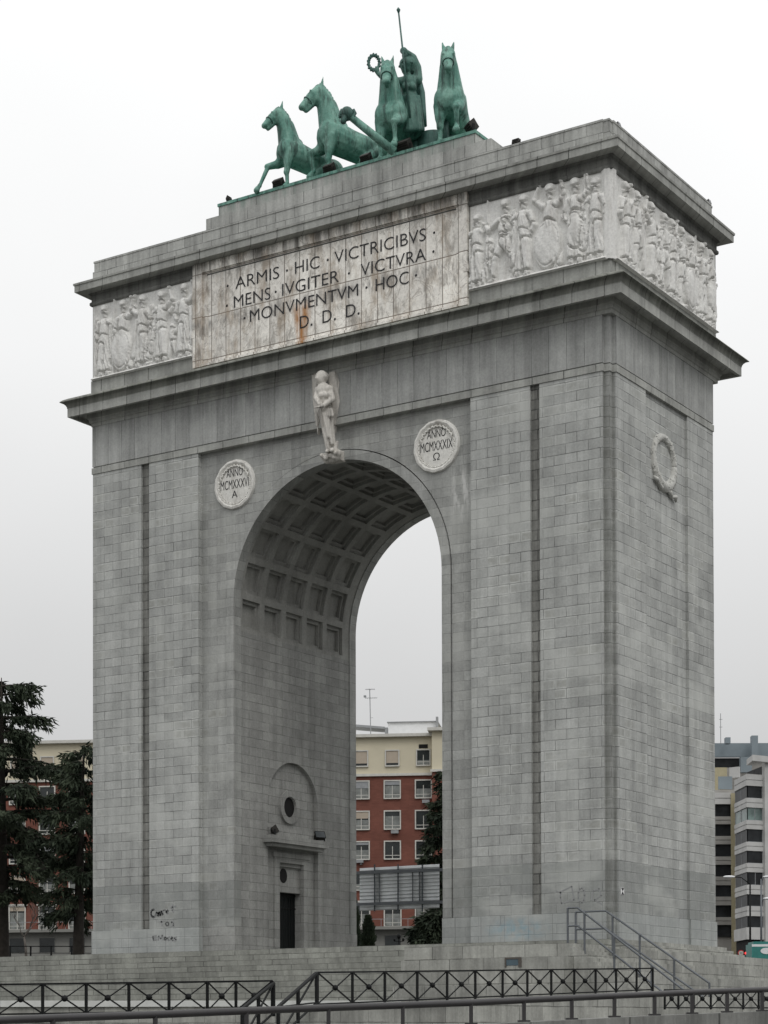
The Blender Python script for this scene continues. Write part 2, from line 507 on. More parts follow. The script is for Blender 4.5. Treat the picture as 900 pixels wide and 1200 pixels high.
def marble():
    M = NT('stained_marble')
    x, y, z = M.xyz(M.pos())
    vec = M.vec(M.math('ADD', x, 25.3), M.math('SUBTRACT', z, 32.58))
    br = M.n('ShaderNodeTexBrick', {'Vector': vec, 'Color1': (.80, .79, .78, 1), 'Color2': (1.1, 1.09, 1.07, 1), 'Mortar': (.26, .23, .21, 1), 'Scale': 1.0,
                                    'Mortar Size': .03, 'Mortar Smooth': .4, 'Brick Width': .99, 'Row Height': 2.38, }, offset=0.0)
    col = M.mix(1.0, br.outputs['Color'], (0.92, 0.90, 0.85, 1), 'MULTIPLY')
    d = M.rng(M.noise(M.vec(M.math('MULTIPLY', x, .9), M.math('MULTIPLY', z, .3), 2.0), 1.0, 7, .7), .49, .64, 0, .72)
    col = M.mix(d, col, (0.33, 0.255, 0.18, 1))
    g = M.rng(M.noise(M.vec(M.math('MULTIPLY', x, 1.5), M.math('MULTIPLY', z, .45), 7.0), 1.0, 7, .72), .52, .64, 0, .7)
    col = M.mix(g, col, (0.22, 0.20, 0.175, 1))
    bt = M.noise(M.pos(), 5, 6, .7)
    col = M.scale(col, M.rng(bt, .3, .7, .80, 1.16))
    v_ = M.n('ShaderNodeTexNoise', {'Vector': M.pos(), 'Scale': .55, 'Detail': 8, 'Roughness': .6, 'Distortion': 1.2}).outputs['Fac']
    vein = M.rng(M.math('ABSOLUTE', M.math('SUBTRACT', v_, .5)), 0, .012, .55, 0)
    col = M.mix(vein, col, (.2, .17, .14, 1))
    # soot washed down from the cornice, and the run of rust below it
    st = M.rng(M.noise(M.vec(M.math('MULTIPLY', x, 2.4), M.math('MULTIPLY', z, .25), 1.0), 1.0, 6, .7), .40, .62, 0, 1)
    top = M.math('MULTIPLY', st, M.rng(z, 36.9, 37.7, 0, .85))
    col = M.mix(top, col, (.10, .095, .085, 1))
    mid = M.math('MULTIPLY', M.rng(M.math('ABSOLUTE', M.math('SUBTRACT', z, 34.55)), 0.0, .55, .75, 0), M.rng(M.noise(M.vec(M.math('MULTIPLY', x, 1.8), M.math('MULTIPLY', z, .4), 5.0), 1.0, 5, .7), .48, .6, 0, 1))
    col = M.mix(mid, col, (.13, .125, .12, 1))
    rx = M.math('ABSOLUTE', M.math('ADD', M.math('ADD', x, 18.25), M.math('MULTIPLY', M.math('SUBTRACT', M.noise(M.pos(), 1.5, 3), .5), .5)))
    wdt = M.rng(z, 32.3, 34.4, .28, .75)
    r1 = M.rng(M.math('DIVIDE', rx, wdt), .35, 1.15, 1.0, 0)
    rz = M.math('MULTIPLY', M.rng(z, 34.1, 34.6, 1, 0), M.rng(M.noise(M.vec(M.math('MULTIPLY', x, 4), M.math('MULTIPLY', z, .6)), 1.0, 4), .35, .55, .3, 1))
    col = M.mix(M.math('MULTIPLY', r1, rz, clamp=True), col, (.42, .20, .07, 1))
    M.bump(M.math('SUBTRACT', M.math('MULTIPLY', bt, .3), br.outputs['Fac']), .5, .02)
    return M.fin(col, .6)
M_marble = marble()

def carved(name, base, dirt=.5, dcol=(.16, .13, .10)):
    M = NT(name)
    n1 = M.noise(M.pos(), 1.1, 7, .68)
    n2 = M.noise(M.pos(), 8, 5, .7)
    x, y, z = M.xyz(M.pos())
    col = M.scale(c4(base), M.rng(n2, .3, .7, .84, 1.12))
    st = M.noise(M.vec(M.math('MULTIPLY', M.math('ADD', x, y), 2.0), M.math('MULTIPLY', z, .35)), 1.0, 6, .7)
    col = M.mix(M.rng(st, .5, .72, 0, dirt), col, c4(dcol))
    col = M.mix(M.rng(n1, .55, .75, 0, dirt * .7), col, (base[0] * .62, base[1] * .6, base[2] * .56, 1))
    M.bump(n2, .5, .03)
    return M.fin(col, .8)
M_relief = carved('carved_limestone', (.77, .765, .74), .38)
M_angel = carved('weathered_white_limestone', (.62, .595, .55), .75, (.05, .045, .04))
M_medal = carved('white_medallion_marble', (.74, .73, .69), .4)
M_wreath = carved('wreath_limestone', (.53, .53, .50), .3)
M_letter = plain('dark_bronze_letters', (.022, .022, .024), .5, var=.2)

def verdigris(name, base, dark):
    M = NT(name)
    p = M.pos()
    x, y, z = M.xyz(p)
    n1 = M.noise(p, .9, 7, .65)
    st = M.noise(M.vec(M.math('MULTIPLY', x, 3.2), M.math('MULTIPLY', y, 3.2), M.math('MULTIPLY', z, .55)), 1.0, 6, .7)
    st2 = M.noise(M.vec(M.math('MULTIPLY', x, 5), M.math('MULTIPLY', y, 5), M.math('ADD', M.math('MULTIPLY', z, .7), 9.0)), 1.0, 6, .7)
    col = M.mix(M.rng(n1, .38, .64, 0, 1), (base[0] * .72, base[1] * .78, base[2] * .78, 1), (base[0] * 1.75, base[1] * 1.32, base[2] * 1.36, 1))
    col = M.mix(M.rng(st2, .52, .68, 0, .55), col, (base[0] * 2.6, base[1] * 1.65, base[2] * 1.75, 1))
    col = M.mix(M.rng(st, .49, .64, 0, .85), col, c4(dark))
    n3 = M.noise(p, 7, 5, .7)
    col = M.scale(col, M.rng(n3, .3, .7, .78, 1.22))
    M.bump(n3, .5, .04)
    return M.fin(col, M.rng(n3, .3, .7, .45, .7), .15, .4)
M_bronze = verdigris('verdigris_bronze', (.112, .285, .228), (.028, .058, .047))
M_bronze_dk = verdigris('dark_verdigris_bronze', (.045, .125, .105), (.015, .035, .03))
M_dark = plain('dark_void', (.012, .012, .012), .9)
M_iron = plain('black_painted_iron', (.008, .009, .009), .6, .0, spec=.2)
M_rail = plain('dark_painted_rail', (.030, .028, .029), .45, .0, spec=.5)
M_steel = plain('galvanised_steel', (.13, .14, .15), .45, .4)
M_lampbody = plain('weathered_floodlight_body', (.045, .042, .038), .6, .3)
M_lens = plain('floodlight_glass', (.05, .06, .065), .15, spec=.6)
M_lens2 = plain('pale_floodlight_glass', (.16, .20, .22), .2, spec=.6)
M_graf = plain('faded_black_paint', (.165, .17, .17), .8)
M_graf2 = plain('scrubbed_grey_paint', (.275, .28, .28), .8)

# ------------------------------------------------------------------ the arch
W_, D = 33.0, 12.59
YF, YB = 0.35, 12.59 - 0.35
JL, JR = -23.17, -9.75
CX, R, ZS = -16.46, 6.71, 19.11
FL, FR = -25.3, -7.9
arch = thing('triumphal_arch', 'huge grey granite triumphal arch with coffered vault, carved friezes and a Latin inscription', 'triumphal arch', (CX, D / 2, 0))

def notch_rect(o, a=.5, b=.20, x0=-W_, x1=0.0, y0=0.0, y1=D):
    x0, x1, y0, y1 = x0 - o, x1 + o, y0 - o, y1 + o
    def c(px, py, sx, sy, flip):
        q = [(px - sx * a, py), (px - sx * a, py - sy * b), (px - sx * b, py - sy * b), (px - sx * b, py - sy * a), (px, py - sy * a)]
        return q[::-1] if flip else q
    P = []
    P += [(x0, y0)]
    P += c(x1, y0, 1, -1, False)
    P += c(x1, y1, 1, 1, True)
    P += c(x0, y1, -1, 1, False)
    return P
def pier_poly(o=0.0, mirror=False):
    a, b, g = .5, .20, .14
    x1, y0, y1 = 0.0 + o, -o, D + o
    F, G0, G1 = (-7.66, -4.16, -3.59) if mirror else (FR, -4.49, -3.96)
    P = [(F - o, y0), (G0, y0), (G0, y0 + g), (G1, y0 + g), (G1, y0),
         (x1 - a, y0), (x1 - a, y0 + b), (x1 - b, y0 + b), (x1 - b, y0 + a), (x1, y0 + a),
         (x1, 3.81), (x1 - g, 3.81), (x1 - g, 8.80), (x1, 8.80),
         (x1, y1 - a), (x1 - b, y1 - a), (x1 - b, y1 - b), (x1 - a, y1 - b), (x1 - a, y1),
         (G1, y1), (G1, y1 - g), (G0, y1 - g), (G0, y1), (F - o, y1)]
    if mirror:
        P = [p for p in P if not (p[1] < 3.8 and p[0] > -.6 and abs(p[0] - x1) > .001 or (p[1] < 3.8 and abs(p[0] - x1) < .001 and p[1] < 3.7))]
        k = max(i for i, p in enumerate(P) if p[0] < -3 and p[1] < .2)
        P.insert(k + 1, (x1, y0))
        P = [(-W_ - p[0], p[1]) for p in P][::-1]
    return P
for mir in (False, True):
    b = MB()
    b.prism(pier_poly(0, mir), 1.337, 27.56)
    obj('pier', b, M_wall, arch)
    b = MB()
    P = [(p[0], p[1]) for p in pier_poly(.06, mir)]
    lo, hi = (-4.6, -3.5) if not mir else (-W_ + 3.5, -W_ + 4.6)
    P = [p for p in P if not (lo < p[0] < hi)]      # the grooves stop on the plinth
    b.prism(P, 0.0, 1.337)
    x0, x1 = (JR - .10, FR - .055) if not mir else (-W_ + 7.66 + .055, JL + .10)
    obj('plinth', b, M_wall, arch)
    b = MB()
    if mir:
        b.box(min(x0, x1), max(x0, x1), YF - .06, 5.93 - 2.47, 0.0, 1.335)
        obj('passage_plinth', b, M_jamb, arch)
        b = MB()
        b.box(min(x0, x1), max(x0, x1), 5.93 + 2.47, YB + .06, 0.0, 1.335)
    else:
        b.box(min(x0, x1), max(x0, x1), YF - .06, YB + .06, 0.0, 1.335)
    obj('passage_plinth', b, M_field if not mir else M_jamb, arch)
    # dark weathered back of the narrow grooves
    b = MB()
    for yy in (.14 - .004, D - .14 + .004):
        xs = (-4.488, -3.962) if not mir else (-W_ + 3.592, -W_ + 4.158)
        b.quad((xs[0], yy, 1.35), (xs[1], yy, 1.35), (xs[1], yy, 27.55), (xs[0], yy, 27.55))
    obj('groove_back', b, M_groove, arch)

# front and rear arch fields (pierced by the vault)
def arch_pts(r, n=48):
    return [(CX - r * cos(pi * i / n), ZS + r * sin(pi * i / n)) for i in range(n + 1)]
GV = .515      # an open joint runs round the archivolt
A = arch_pts(R + GV)
for Y in (YF, YB):
    b = MB()
    b.quad((FL - .3, Y, 1.0), (JL - GV, Y, 1.0), (JL - GV, Y, ZS), (FL - .3, Y, ZS))
    b.quad((JR + GV, Y, 1.0), (FR + .3, Y, 1.0), (FR + .3, Y, ZS), (JR + GV, Y, ZS))
    b.quad((FL - .3, Y, ZS), (JL - GV, Y, ZS), (JL - GV, Y, 27.6), (FL - .3, Y, 27.6))
    b.quad((JR + GV, Y, ZS), (FR + .3, Y, ZS), (FR + .3, Y, 27.6), (JR + GV, Y, 27.6))
    for i in range(len(A) - 1):
        (xa, za), (xb, zb) = A[i], A[i + 1]
        b.quad((xa, Y, za), (xb, Y, zb), (xb, Y, 27.6), (xa, Y, 27.6))
    obj('arch_field', b, M_field, arch)

# archivolt: a flat band wrapped round front and rear edge
for (ya, yb) in ((YF - .07, .93), (D - .93, YB + .07)):
    b = MB()
    path = [(0, 1.337)] + [(i, None) for i in range(49)] + [(1, 1.337)]
    ri, ro = R - .05, R + .46
    inn = [(CX - ri, 1.337)] + arch_pts(ri) + [(CX + ri, 1.337)]
    out = [(CX - ro, 1.337)] + arch_pts(ro) + [(CX + ro, 1.337)]
    n = len(inn)
    vs = [(p[0], ya, p[1]) for p in inn] + [(p[0], ya, p[1]) for p in out] + [(p[0], yb, p[1]) for p in inn] + [(p[0], yb, p[1]) for p in out]
    fs = []
    for i in range(n - 1):
        fs += [(i, i + 1, n + i + 1, n + i), (2 * n + i, 2 * n + i + 1, i + 1, i), (n + i, n + i + 1, 3 * n + i + 1, 3 * n + i), (3 * n + i, 3 * n + i + 1, 2 * n + i + 1, 2 * n + i)]
    b.add(vs, fs)
    obj('archivolt', b, M_field, arch, 30)

# coffered vault
def vmap(s, y, d):
    if s < 1.49:
        return (JL - d, y, 17.62 + s)
    s2 = s - 1.49
    if s2 > pi * R:
        return (JR + d, y, ZS - (s2 - pi * R))
    a = pi - s2 / R
    return (CX + (R + d) * cos(a), y, ZS + (R + d) * sin(a))
STOT = 1.49 * 2 + pi * R
NR, NC = 12, 5
ps = STOT / NR
y0c, pyc, wc = 1.17, 2.04, 1.62
ybr = [0.30]
for k in range(NC):
    ybr += [y0c + k * pyc, y0c + k * pyc + wc]
ybr += [D - 0.30]
sbr = [0.0]
for k in range(NR):
    sbr += [k * ps + .19, (k + 1) * ps - .19]
sbr += [STOT]
b = MB()
def flat(s0, s1, y0, y1, d0=0.0):
    n = max(1, int(round((s1 - s0) / .4)))
    for i in range(n):
        a, c = s0 + (s1 - s0) * i / n, s0 + (s1 - s0) * (i + 1) / n
        b.quad(vmap(a, y0, d0), vmap(a, y1, d0), vmap(c, y1, d0), vmap(c, y0, d0))
def ringq(r0, d0, r1, d1):
    (a0, a1, c0, c1), (e0, e1, g0, g1) = r0, r1
    n = 4
    for i in range(n):
        p, q = i / n, (i + 1) / n
        L_ = lambda u_, v_, t_: u_ + (v_ - u_) * t_
        b.quad(vmap(L_(a0, a1, p), c0, d0), vmap(L_(a0, a1, q), c0, d0), vmap(L_(e0, e1, q), g0, d1), vmap(L_(e0, e1, p), g0, d1))
        b.quad(vmap(L_(a0, a1, p), c1, d0), vmap(L_(a0, a1, q), c1, d0), vmap(L_(e0, e1, q), g1, d1), vmap(L_(e0, e1, p), g1, d1))
    b.quad(vmap(a0, c0, d0), vmap(a0, c1, d0), vmap(e0, g1, d1), vmap(e0, g0, d1))
    b.quad(vmap(a1, c0, d0), vmap(a1, c1, d0), vmap(e1, g1, d1), vmap(e1, g0, d1))
for i in range(len(sbr) - 1):
    for j in range(len(ybr) - 1):
        s0, s1, y0, y1 = sbr[i], sbr[i + 1], ybr[j], ybr[j + 1]
        if i % 2 == 1 and j % 2 == 1:
            r0 = (s0, s1, y0, y1)
            r1 = (s0 + .20, s1 - .20, y0 + .20, y1 - .20)
            r2 = (s0 + .25, s1 - .25, y0 + .25, y1 - .25)
            ringq(r0, 0, r0, .18)
            ringq(r0, .18, r1, .18)
            ringq(r1, .18, r1, .37)
            n = 4
            for k in range(n):
                a, c = r1[0] + (r1[1] - r1[0]) * k / n, r1[0] + (r1[1] - r1[0]) * (k + 1) / n
                b.quad(vmap(a, r1[2], .37), vmap(a, r1[3], .37), vmap(c, r1[3], .37), vmap(c, r1[2], .37))
        else:
            flat(s0, s1, y0, y1)
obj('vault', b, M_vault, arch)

# jambs; the left one holds a blind arch with the door
b = MB()
b.quad((JR, .3, 0.5), (JR, D - .3, 0.5), (JR, D - .3, 17.62), (JR, .3, 17.62))
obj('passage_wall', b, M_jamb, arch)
b = MB()
NYc, NRr, NZ = 5.93, 2.46, 8.42
b.quad((JL, .3, 0), (JL, NYc - NRr, 0), (JL, NYc - NRr, 17.62), (JL, .3, 17.62))
b.quad((JL, NYc + NRr, 0), (JL, D - .3, 0), (JL, D - .3, 17.62), (JL, NYc + NRr, 17.62))
n = 32
AP = [(NYc - NRr * cos(pi * i / n), NZ + NRr * sin(pi * i / n)) for i in range(n + 1)]
for i in range(n):
    b.quad((JL, AP[i][0], AP[i][1]), (JL, AP[i + 1][0], AP[i + 1][1]), (JL, AP[i + 1][0], 17.62), (JL, AP[i][0], 17.62))
edge = [(NYc - NRr, 0.0)] + AP + [(NYc + NRr, 0.0)]
XB = JL - .24
for i in range(len(edge) - 1):
    b.quad((JL, edge[i][0], edge[i][1]), (JL, edge[i + 1][0], edge[i + 1][1]), (XB, edge[i + 1][0], edge[i + 1][1]), (XB, edge[i][0], edge[i][1]))
DY0, DY1, DZ = 4.85, 7.20, 5.15
b.quad((XB, 3.3, 0), (XB, DY0, 0), (XB, DY0, DZ), (XB, 3.3, DZ))
b.quad((XB, DY1, 0), (XB, 8.6, 0), (XB, 8.6, DZ), (XB, DY1, DZ))
b.quad((XB, 3.3, DZ), (XB, 8.6, DZ), (XB, 8.6, 11.1), (XB, 3.3, 11.1))
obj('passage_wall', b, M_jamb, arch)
dr = tag(obj('door_surround', MB()
    .box(XB - .75, XB + .07, 4.35, DY0, 0, DZ).box(XB - .75, XB + .07, DY1, 7.65, 0, DZ).box(XB - .75, XB + .07, 4.35, 7.65, DZ + .003, 5.65)
    .box(XB - .02, XB + .13, 4.2, 7.8, 5.45, 5.7)
    .box(XB - .75, XB - .25, DY0 + .003, DY1 - .003, 3.50, DZ - .003)
    .box(XB - .26, XB - .15, DY0 + .003, DY1 - .003, 3.50, 3.72)
    .box(XB - .26, XB - .10, DY0 + .003, DY1 - .003, 4.95, DZ - .005), M_jamb, arch))
dm = MB()
dm.box(XB - .70, XB - .58, DY0, DY1, 0.0, 3.5)
door = obj('door', dm, plain('dark_green_door', (.012, .016, .016), .5, .2), arch)
dm = MB()
for k in range(9):
    yy = DY0 + .12 + k * (DY1 - DY0 - .24) / 8
    dm.tube([(XB - .52, yy, 0.02), (XB - .52, yy, 3.48)], .03, 6)
for zz in (.15, 2.6, 3.35):
    dm.box(XB - .545, XB - .495, DY0 + .02, DY1 - .02, zz, zz + .07)
obj('door_grille', dm, M_iron, door)
# lintel rosette hole
def disc_x(b_, x0, x1, yc, zc, ry, rz, n=28):
    vs = [(x, yc + ry * cos(2 * pi * i / n), zc + rz * sin(2 * pi * i / n)) for x in (x0, x1) for i in range(n)]
    fs = [(i, (i + 1) % n, n + (i + 1) % n, n + i) for i in range(n)] + [tuple(range(n)), tuple(range(n, 2 * n))]
    return b_.add(vs, fs)
obj('lintel_opening', disc_x(MB(), XB - .26, XB - .235, 5.62, 4.45, .36, .42), M_dark, arch)
# ledge with floodlights, oculus
obj('ledge', MB().box(JL - .1, JL + .62, 3.05, 8.62, 6.15, 6.55).box(JL - .1, JL + .42, 3.3, 8.4, 5.95, 6.148).box(XB, JL + .10, 3.6, 8.25, 6.553, 7.05), M_jamb, arch)
b = MB()
n = 40
for (r0, r1, x0, x1) in ((.60, .92, XB - .3, XB + .16), (.56, .66, XB - .3, XB + .10)):
    vs = []
    for i in range(n):
        a = 2 * pi * i / n
        for rr, xx in ((r0, x0), (r0, x1), (r1, x1), (r1, x0)):
            vs.append((xx, 5.76 + rr * cos(a), 8.34 + rr * 1.02 * sin(a)))
    fs = []
    for i in range(n):
        j = (i + 1) % n
        for k in range(3):
            fs.append((i * 4 + k, j * 4 + k, j * 4 + k + 1, i * 4 + k + 1))
    b.add(vs, fs)
oc = obj('oculus', b, M_jamb, arch, 30)
obj('oculus_dark_disc', disc_x(MB(), XB + .006, XB + .02, 5.76, 8.34, .62, .63), M_dark, oc)  # flat black disc paints the shaded inside of the oculus

# string course, entablature, main cornice
b = MB()
b.prism(notch_rect(.05), 27.55, 27.90)
obj('string_course', b, M_corn, arch)
b = MB()
b.prism(notch_rect(-.05), 27.88, 27.97)
b.prism(notch_rect(.02), 27.97, 31.0)
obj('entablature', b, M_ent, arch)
b = MB()
prof = [(-.3, 30.28), (.06, 30.28), (.07, 30.46), (.15, 30.50), (.16, 30.66), (.22, 30.72), (.24, 30.98), (.84, 30.98), (.84, 30.76), (1.02, 30.76), (1.02, 31.24), (1.05, 31.27)]
b.ring(prof, -W_, 0, 0, D)
mc = obj('main_cornice', b, M_corn, arch)
b = MB()
prof = [(.9, 31.272), (1.03, 31.272), (1.05, 31.34), (1.10, 31.43), (1.18, 31.51), (1.28, 31.56), (1.34, 31.575), (1.34, 31.61), (1.22, 31.72), (1.0, 31.84), (.6, 31.96), (-.2, 32.10)]
b.ring(prof, -W_, 0, 0, D)
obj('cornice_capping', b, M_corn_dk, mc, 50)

# attic
b = MB()
b.box(-W_, 0, 0, D, 31.9, 37.3)
b.prism(notch_rect(0.0), 37.3, 38.3)
b.prism(notch_rect(.07, b=.1), 31.95, 32.92)
b2 = MB()
for k in range(24):
    pass
nn_ = 40
vs = []
for zz in (32.9, 37.28):
    for i in range(nn_):
        a = 2 * pi * i / nn_
        rr = .36 + .02 * sin(10 * a)
        vs.append((-.19 + rr * cos(a), .19 + rr * sin(a), zz))
b2.add(vs, [(i, (i + 1) % nn_, nn_ + (i + 1) % nn_, nn_ + i) for i in range(nn_)])
obj('corner_pilaster', b2, M_relief, arch, True)
obj('attic', b, M_corn, arch)
b = MB()
prof = [(-.2, 37.22), (.09, 37.24), (.13, 37.30), (.13, 37.42), (.05, 37.50), (.05, 37.84), (.16, 37.90), (.2, 37.95)]
b.ring(prof, -W_, 0, 0, D)
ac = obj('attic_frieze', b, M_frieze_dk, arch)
b = MB()
prof = [(.1, 37.952), (.70, 37.97), (.74, 37.975), (.74, 38.33), (.79, 38.36), (.80, 38.47), (.70, 38.52), (-.3, 38.64)]
b.ring(prof, -W_, 0, 0, D)
obj('attic_cornice', b, M_corn, arch)
b = MB()
b.prism(notch_rect(0.0, .4, .08), 38.4, 39.22)
b.prism(notch_rect(-.06, .4, .08), 39.22, 39.74)
b.prism(notch_rect(-.03, .4, .08), 39.74, 39.84)
obj('parapet', b, M_attic, arch)
b = MB()
b.box(-24.85, -6.7, .12, 12.47, 39.5, 40.50)
b.box(-24.05, -7.68, .22, 12.37, 40.50, 41.03)
obj('sculpture_pedestal', b, M_attic, arch)
obj('bronze_base_plate', MB().box(-24.1, -7.63, .17, 12.42, 41.033, 41.19), M_bronze, arch)

# inscription panel
b = MB()
b.box(-25.0, -8.2, -.09, .1, 32.25, 37.6)
b.box(-25.52, -24.86, -.25, .1, 32.22, 37.95)
b.box(-8.40, -7.92, -.25, .1, 32.22, 37.95)
b.box(-24.862, -8.398, -.24, .1, 37.42, 37.94)
b.box(-24.862, -8.398, -.24, .1, 32.23, 32.36)
for (x0, x1, z0, z1) in ((-24.862, -24.62, 32.36, 37.42), (-8.60, -8.398, 32.36, 37.42), (-24.62, -8.60, 37.30, 37.42)):
    b.box(x0, x1, -.145, .1, z0, z1)
b.box(-25.58, -25.3, -.265, .1, 33.9, 34.3)
b.box(-8.14, -7.86, -.265, .1, 33.9, 34.3)
panel = obj('inscription_panel', b, M_marble, arch)
put = lambda a, z, d: (a, -.088 - d, z)
for ln in ([('ARMIS', -22.65, -19.72), ('HIC', -18.66, -17.08), ('VICTRICIBVS', -16.11, -10.46), 36.08],
           [('MENS', -22.76, -20.30), ('IVGITER', -19.51, -15.85), ('VICTVRA', -14.45, -10.46), 35.07],
           [('MONVMENTVM', -21.67, -14.62), ('HOC', -13.52, -11.49), 34.08],
           [('D', -18.35, -17.78), ('D', -16.88, -16.30), ('D', -15.38, -14.78), 33.08]):
    z = ln[-1]
    for wd, x0, x1 in ln[:-1]:
        text_on('lettering', wd, x0, x1, z, z + .64, put, M_letter, panel, thick=.03, bold=-.012)
b = MB()
for (x, z) in ((-23.2, 36.38), (-19.2, 36.38), (-16.55, 36.38), (-9.95, 36.36), (-23.25, 35.3), (-19.95, 35.38), (-15.2, 35.38), (-10.0, 35.4), (-22.05, 34.38), (-14.1, 34.4), (-11.05, 34.4), (-17.6, 33.14), (-16.1, 33.14), (-14.6, 33.14)):
    obj('interpunct', MB().ell((x, -.095, z), (.07, .03, .07), nu=8, nv=5), M_letter, panel)

# medallions
def medallion(px, py, lines):
    c = onY(px, py, YF - .1)
    cx, cz = c.x, c.z
    b = MB()
    n, pr = 56, [(0.0, -.06), (1.02, -.06), (1.06, -.02), (1.10, -.10), (1.22, -.16), (1.33, -.13), (1.37, -.02), (1.37, .1)]
    vs, fs = [], []
    for (rr, dy) in pr[1:]:
        for i in range(n):
            a = 2 * pi * i / n
            r2 = rr + (.018 * sin(14 * a) if 1.05 < rr < 1.35 else 0)
            vs.append((cx + r2 * cos(a), YF + dy - (.02 * cos(28 * a) if 1.2 < rr < 1.3 else 0), cz + r2 * sin(a)))
    for k in range(len(pr) - 2):
        for i in range(n):
            fs.append((k * n + i, k * n + (i + 1) % n, (k + 1) * n + (i + 1) % n, (k + 1) * n + i))
    fs.append(tuple(range(n)))
    b.add(vs, fs)
    # leaf tufts and ribbon of the carved garland
    for i in range(22):
        a = pi * .5 + (i - 10.5) / 10.5 * 1.15
        b.ell((cx + 1.0 * cos(a), YF - .10, cz + 1.0 * sin(a)), (.13, .06, .05), (0, -a - pi / 2 + .6 * (-1) ** i, 0), 8, 5)
    for i in range(34):
        a = -pi * .5 + (i - 16.5) / 16.5 * 1.75
        b.ell((cx + 1.08 * cos(a), YF - .09, cz + 1.08 * sin(a)), (.09, .05, .045), (0, -a - pi / 2 + .5 * (-1) ** i, 0), 8, 5)
    md = obj('medallion', b, M_medal, arch, 40)
    pt = lambda a, z, d: (cx + a, YF - .058 - d, cz + z)
    for (t, hw, z0, z1) in lines:
        text_on('lettering', t, -hw, hw, z0, z1, pt, M_letter, md, thick=.015, bold=-.006)
medallion(274.5, 567.5, [('ANNO', .55, .44, .86), ('MCMXXXVI', .96, -.22, .27), ('A', .19, -.72, -.34)])
medallion(511.0, 522.5, [('ANNO', .55, .44, .86), ('MCMXXXIX', .96, -.22, .27), ('Ω', .19, -.72, -.34)])

# wreath with ribbon in the side niche
b = MB()
n = 64
yc, zc, rr = 6.10, 24.50, 1.25
pts = [(-.14 - .02 + .0, yc + rr * .98 * cos(2 * pi * i / n), zc + rr * 1.0 * sin(2 * pi * i / n)) for i in range(n + 1)]
rad = [.20 + .10 * max(0, -sin(2 * pi * i / n)) + .012 * sin(i * 2.4) for i in range(n + 1)]
b.tube(pts, rad, 10)
for i in range(110):
    a = random.uniform(0, 2 * pi)
    q = .17 + .1 * max(0, -sin(a))
    t_ = random.uniform(-1, 1)
    b.ell((-.14 + q * sqrt(max(0, 1 - t_ * t_)) * .9, yc + (rr + q * t_) * cos(a), zc + (rr + q * t_) * sin(a)), (.05, .05, .12), (-(a) + random.uniform(-.5, .5), 0, 0), 6, 4)
for sg in (-1, 1):
    b.tube([(-.08, yc + sg * .15, zc - 1.28), (.0, yc + sg * .55, zc - 1.45), (-.02, yc + sg * .8, zc - 1.2 if sg < 0 else zc - 1.62), (.05, yc + sg * 1.1, zc - 1.15 if sg < 0 else zc - 1.55), (-.05, yc + sg * 1.32, zc - 1.02 if sg < 0 else zc - 1.75)], [.1, .13, .09, .12, .05], 6)
wr = obj('stone_wreath', b, M_wreath, arch, True)

# survey target on the side of the near pier
tp = onX(729.6, 1044.5, 0.02)
tg = obj('survey_target', MB().box(.0, .022, tp.y - .17, tp.y + .17, tp.z - .17, tp.z + .17), plain('white_target', (.75, .75, .75), .6), arch)
b = MB()
for sg in (-1, 1):
    b.add([(.027, tp.y, tp.z), (.027, tp.y - .16, tp.z + sg * .16), (.027, tp.y + .16, tp.z + sg * .16)], [(0, 1, 2)])
obj('target_mark', b, M_letter, tg)

# scrubbed writing on the dado
def scrawl(name, strokes, Y, wd, mat):
    for st in strokes:
        b = MB()
        P = [onY(p[0], p[1], Y) for p in st]
        for a, c in zip(P, P[1:]):
            t = c - a
            if t.length < 1e-4:
                continue
            ln = t.length
            t.normalize()
            b.obox((a + c) / 2, t, (0, 1, 0), t.cross(Vector((0, 1, 0))), ln / 2 + wd * .2, .003, wd / 2)
        obj(name, b, mat, arch)
def arc(cx, cy, rx, ry, a0, a1, n=9):
    return [(cx + rx * cos(radians(a0 + (a1 - a0) * i / n)), cy + ry * sin(radians(a0 + (a1 - a0) * i / n))) for i in range(n + 1)]
q = lambda x, y: (150 + x / 9, 1040 + y / 9)
sc = lambda pts: [q(*p) for p in pts]
scrawl('graffiti', [sc(arc(268, 272, 26, 40, 290, 60)), sc([(290, 300), (300, 262), (318, 270), (314, 300)]), sc([(318, 300), (330, 258), (342, 296), (352, 250), (366, 288)])], -.004, .12, M_graf)
scrawl('graffiti', [sc([(366, 285), (374, 240), (392, 236), (398, 262)]), sc([(400, 262), (424, 252), (420, 236), (404, 246), (410, 274), (432, 272)]), sc([(470, 182), (466, 240), (480, 262)]), sc([(448, 216), (508, 196)]),
                    sc([(352, 352), (362, 402)]), sc([(338, 368), (384, 352)]), sc(arc(414, 384, 18, 20, 0, 360)), sc([(486, 358), (458, 366), (482, 384), (480, 402), (456, 406)])], -.004, .085, M_graf2)
scrawl('graffiti', [sc([(300, 508), (262, 516), (268, 556), (304, 548)]), sc([(262, 536), (292, 530)]), sc([(318, 556), (324, 512), (346, 540), (362, 504), (372, 548)]), sc(arc(394, 538, 12, 16, 0, 360)), sc([(438, 522), (416, 534), (424, 556), (444, 552)]), sc([(450, 544), (474, 534), (462, 520), (454, 540), (470, 560), (486, 552)]), sc([(508, 520), (490, 536), (508, 548), (494, 564)])], -.066, .085, M_graf2)
q = lambda x, y: (650 + x / 7.5, 980 + y / 7.5)
scrawl('graffiti', [sc([(50, 540), (50, 490), (150, 440), (170, 560), (60, 590), (50, 540)]), sc(arc(235, 520, 28, 66, 0, 360)), sc([(320, 560), (340, 480), (390, 460), (410, 520), (350, 560), (420, 600)]), sc([(10, 480), (60, 500)])], -.004, .07, M_graf2)
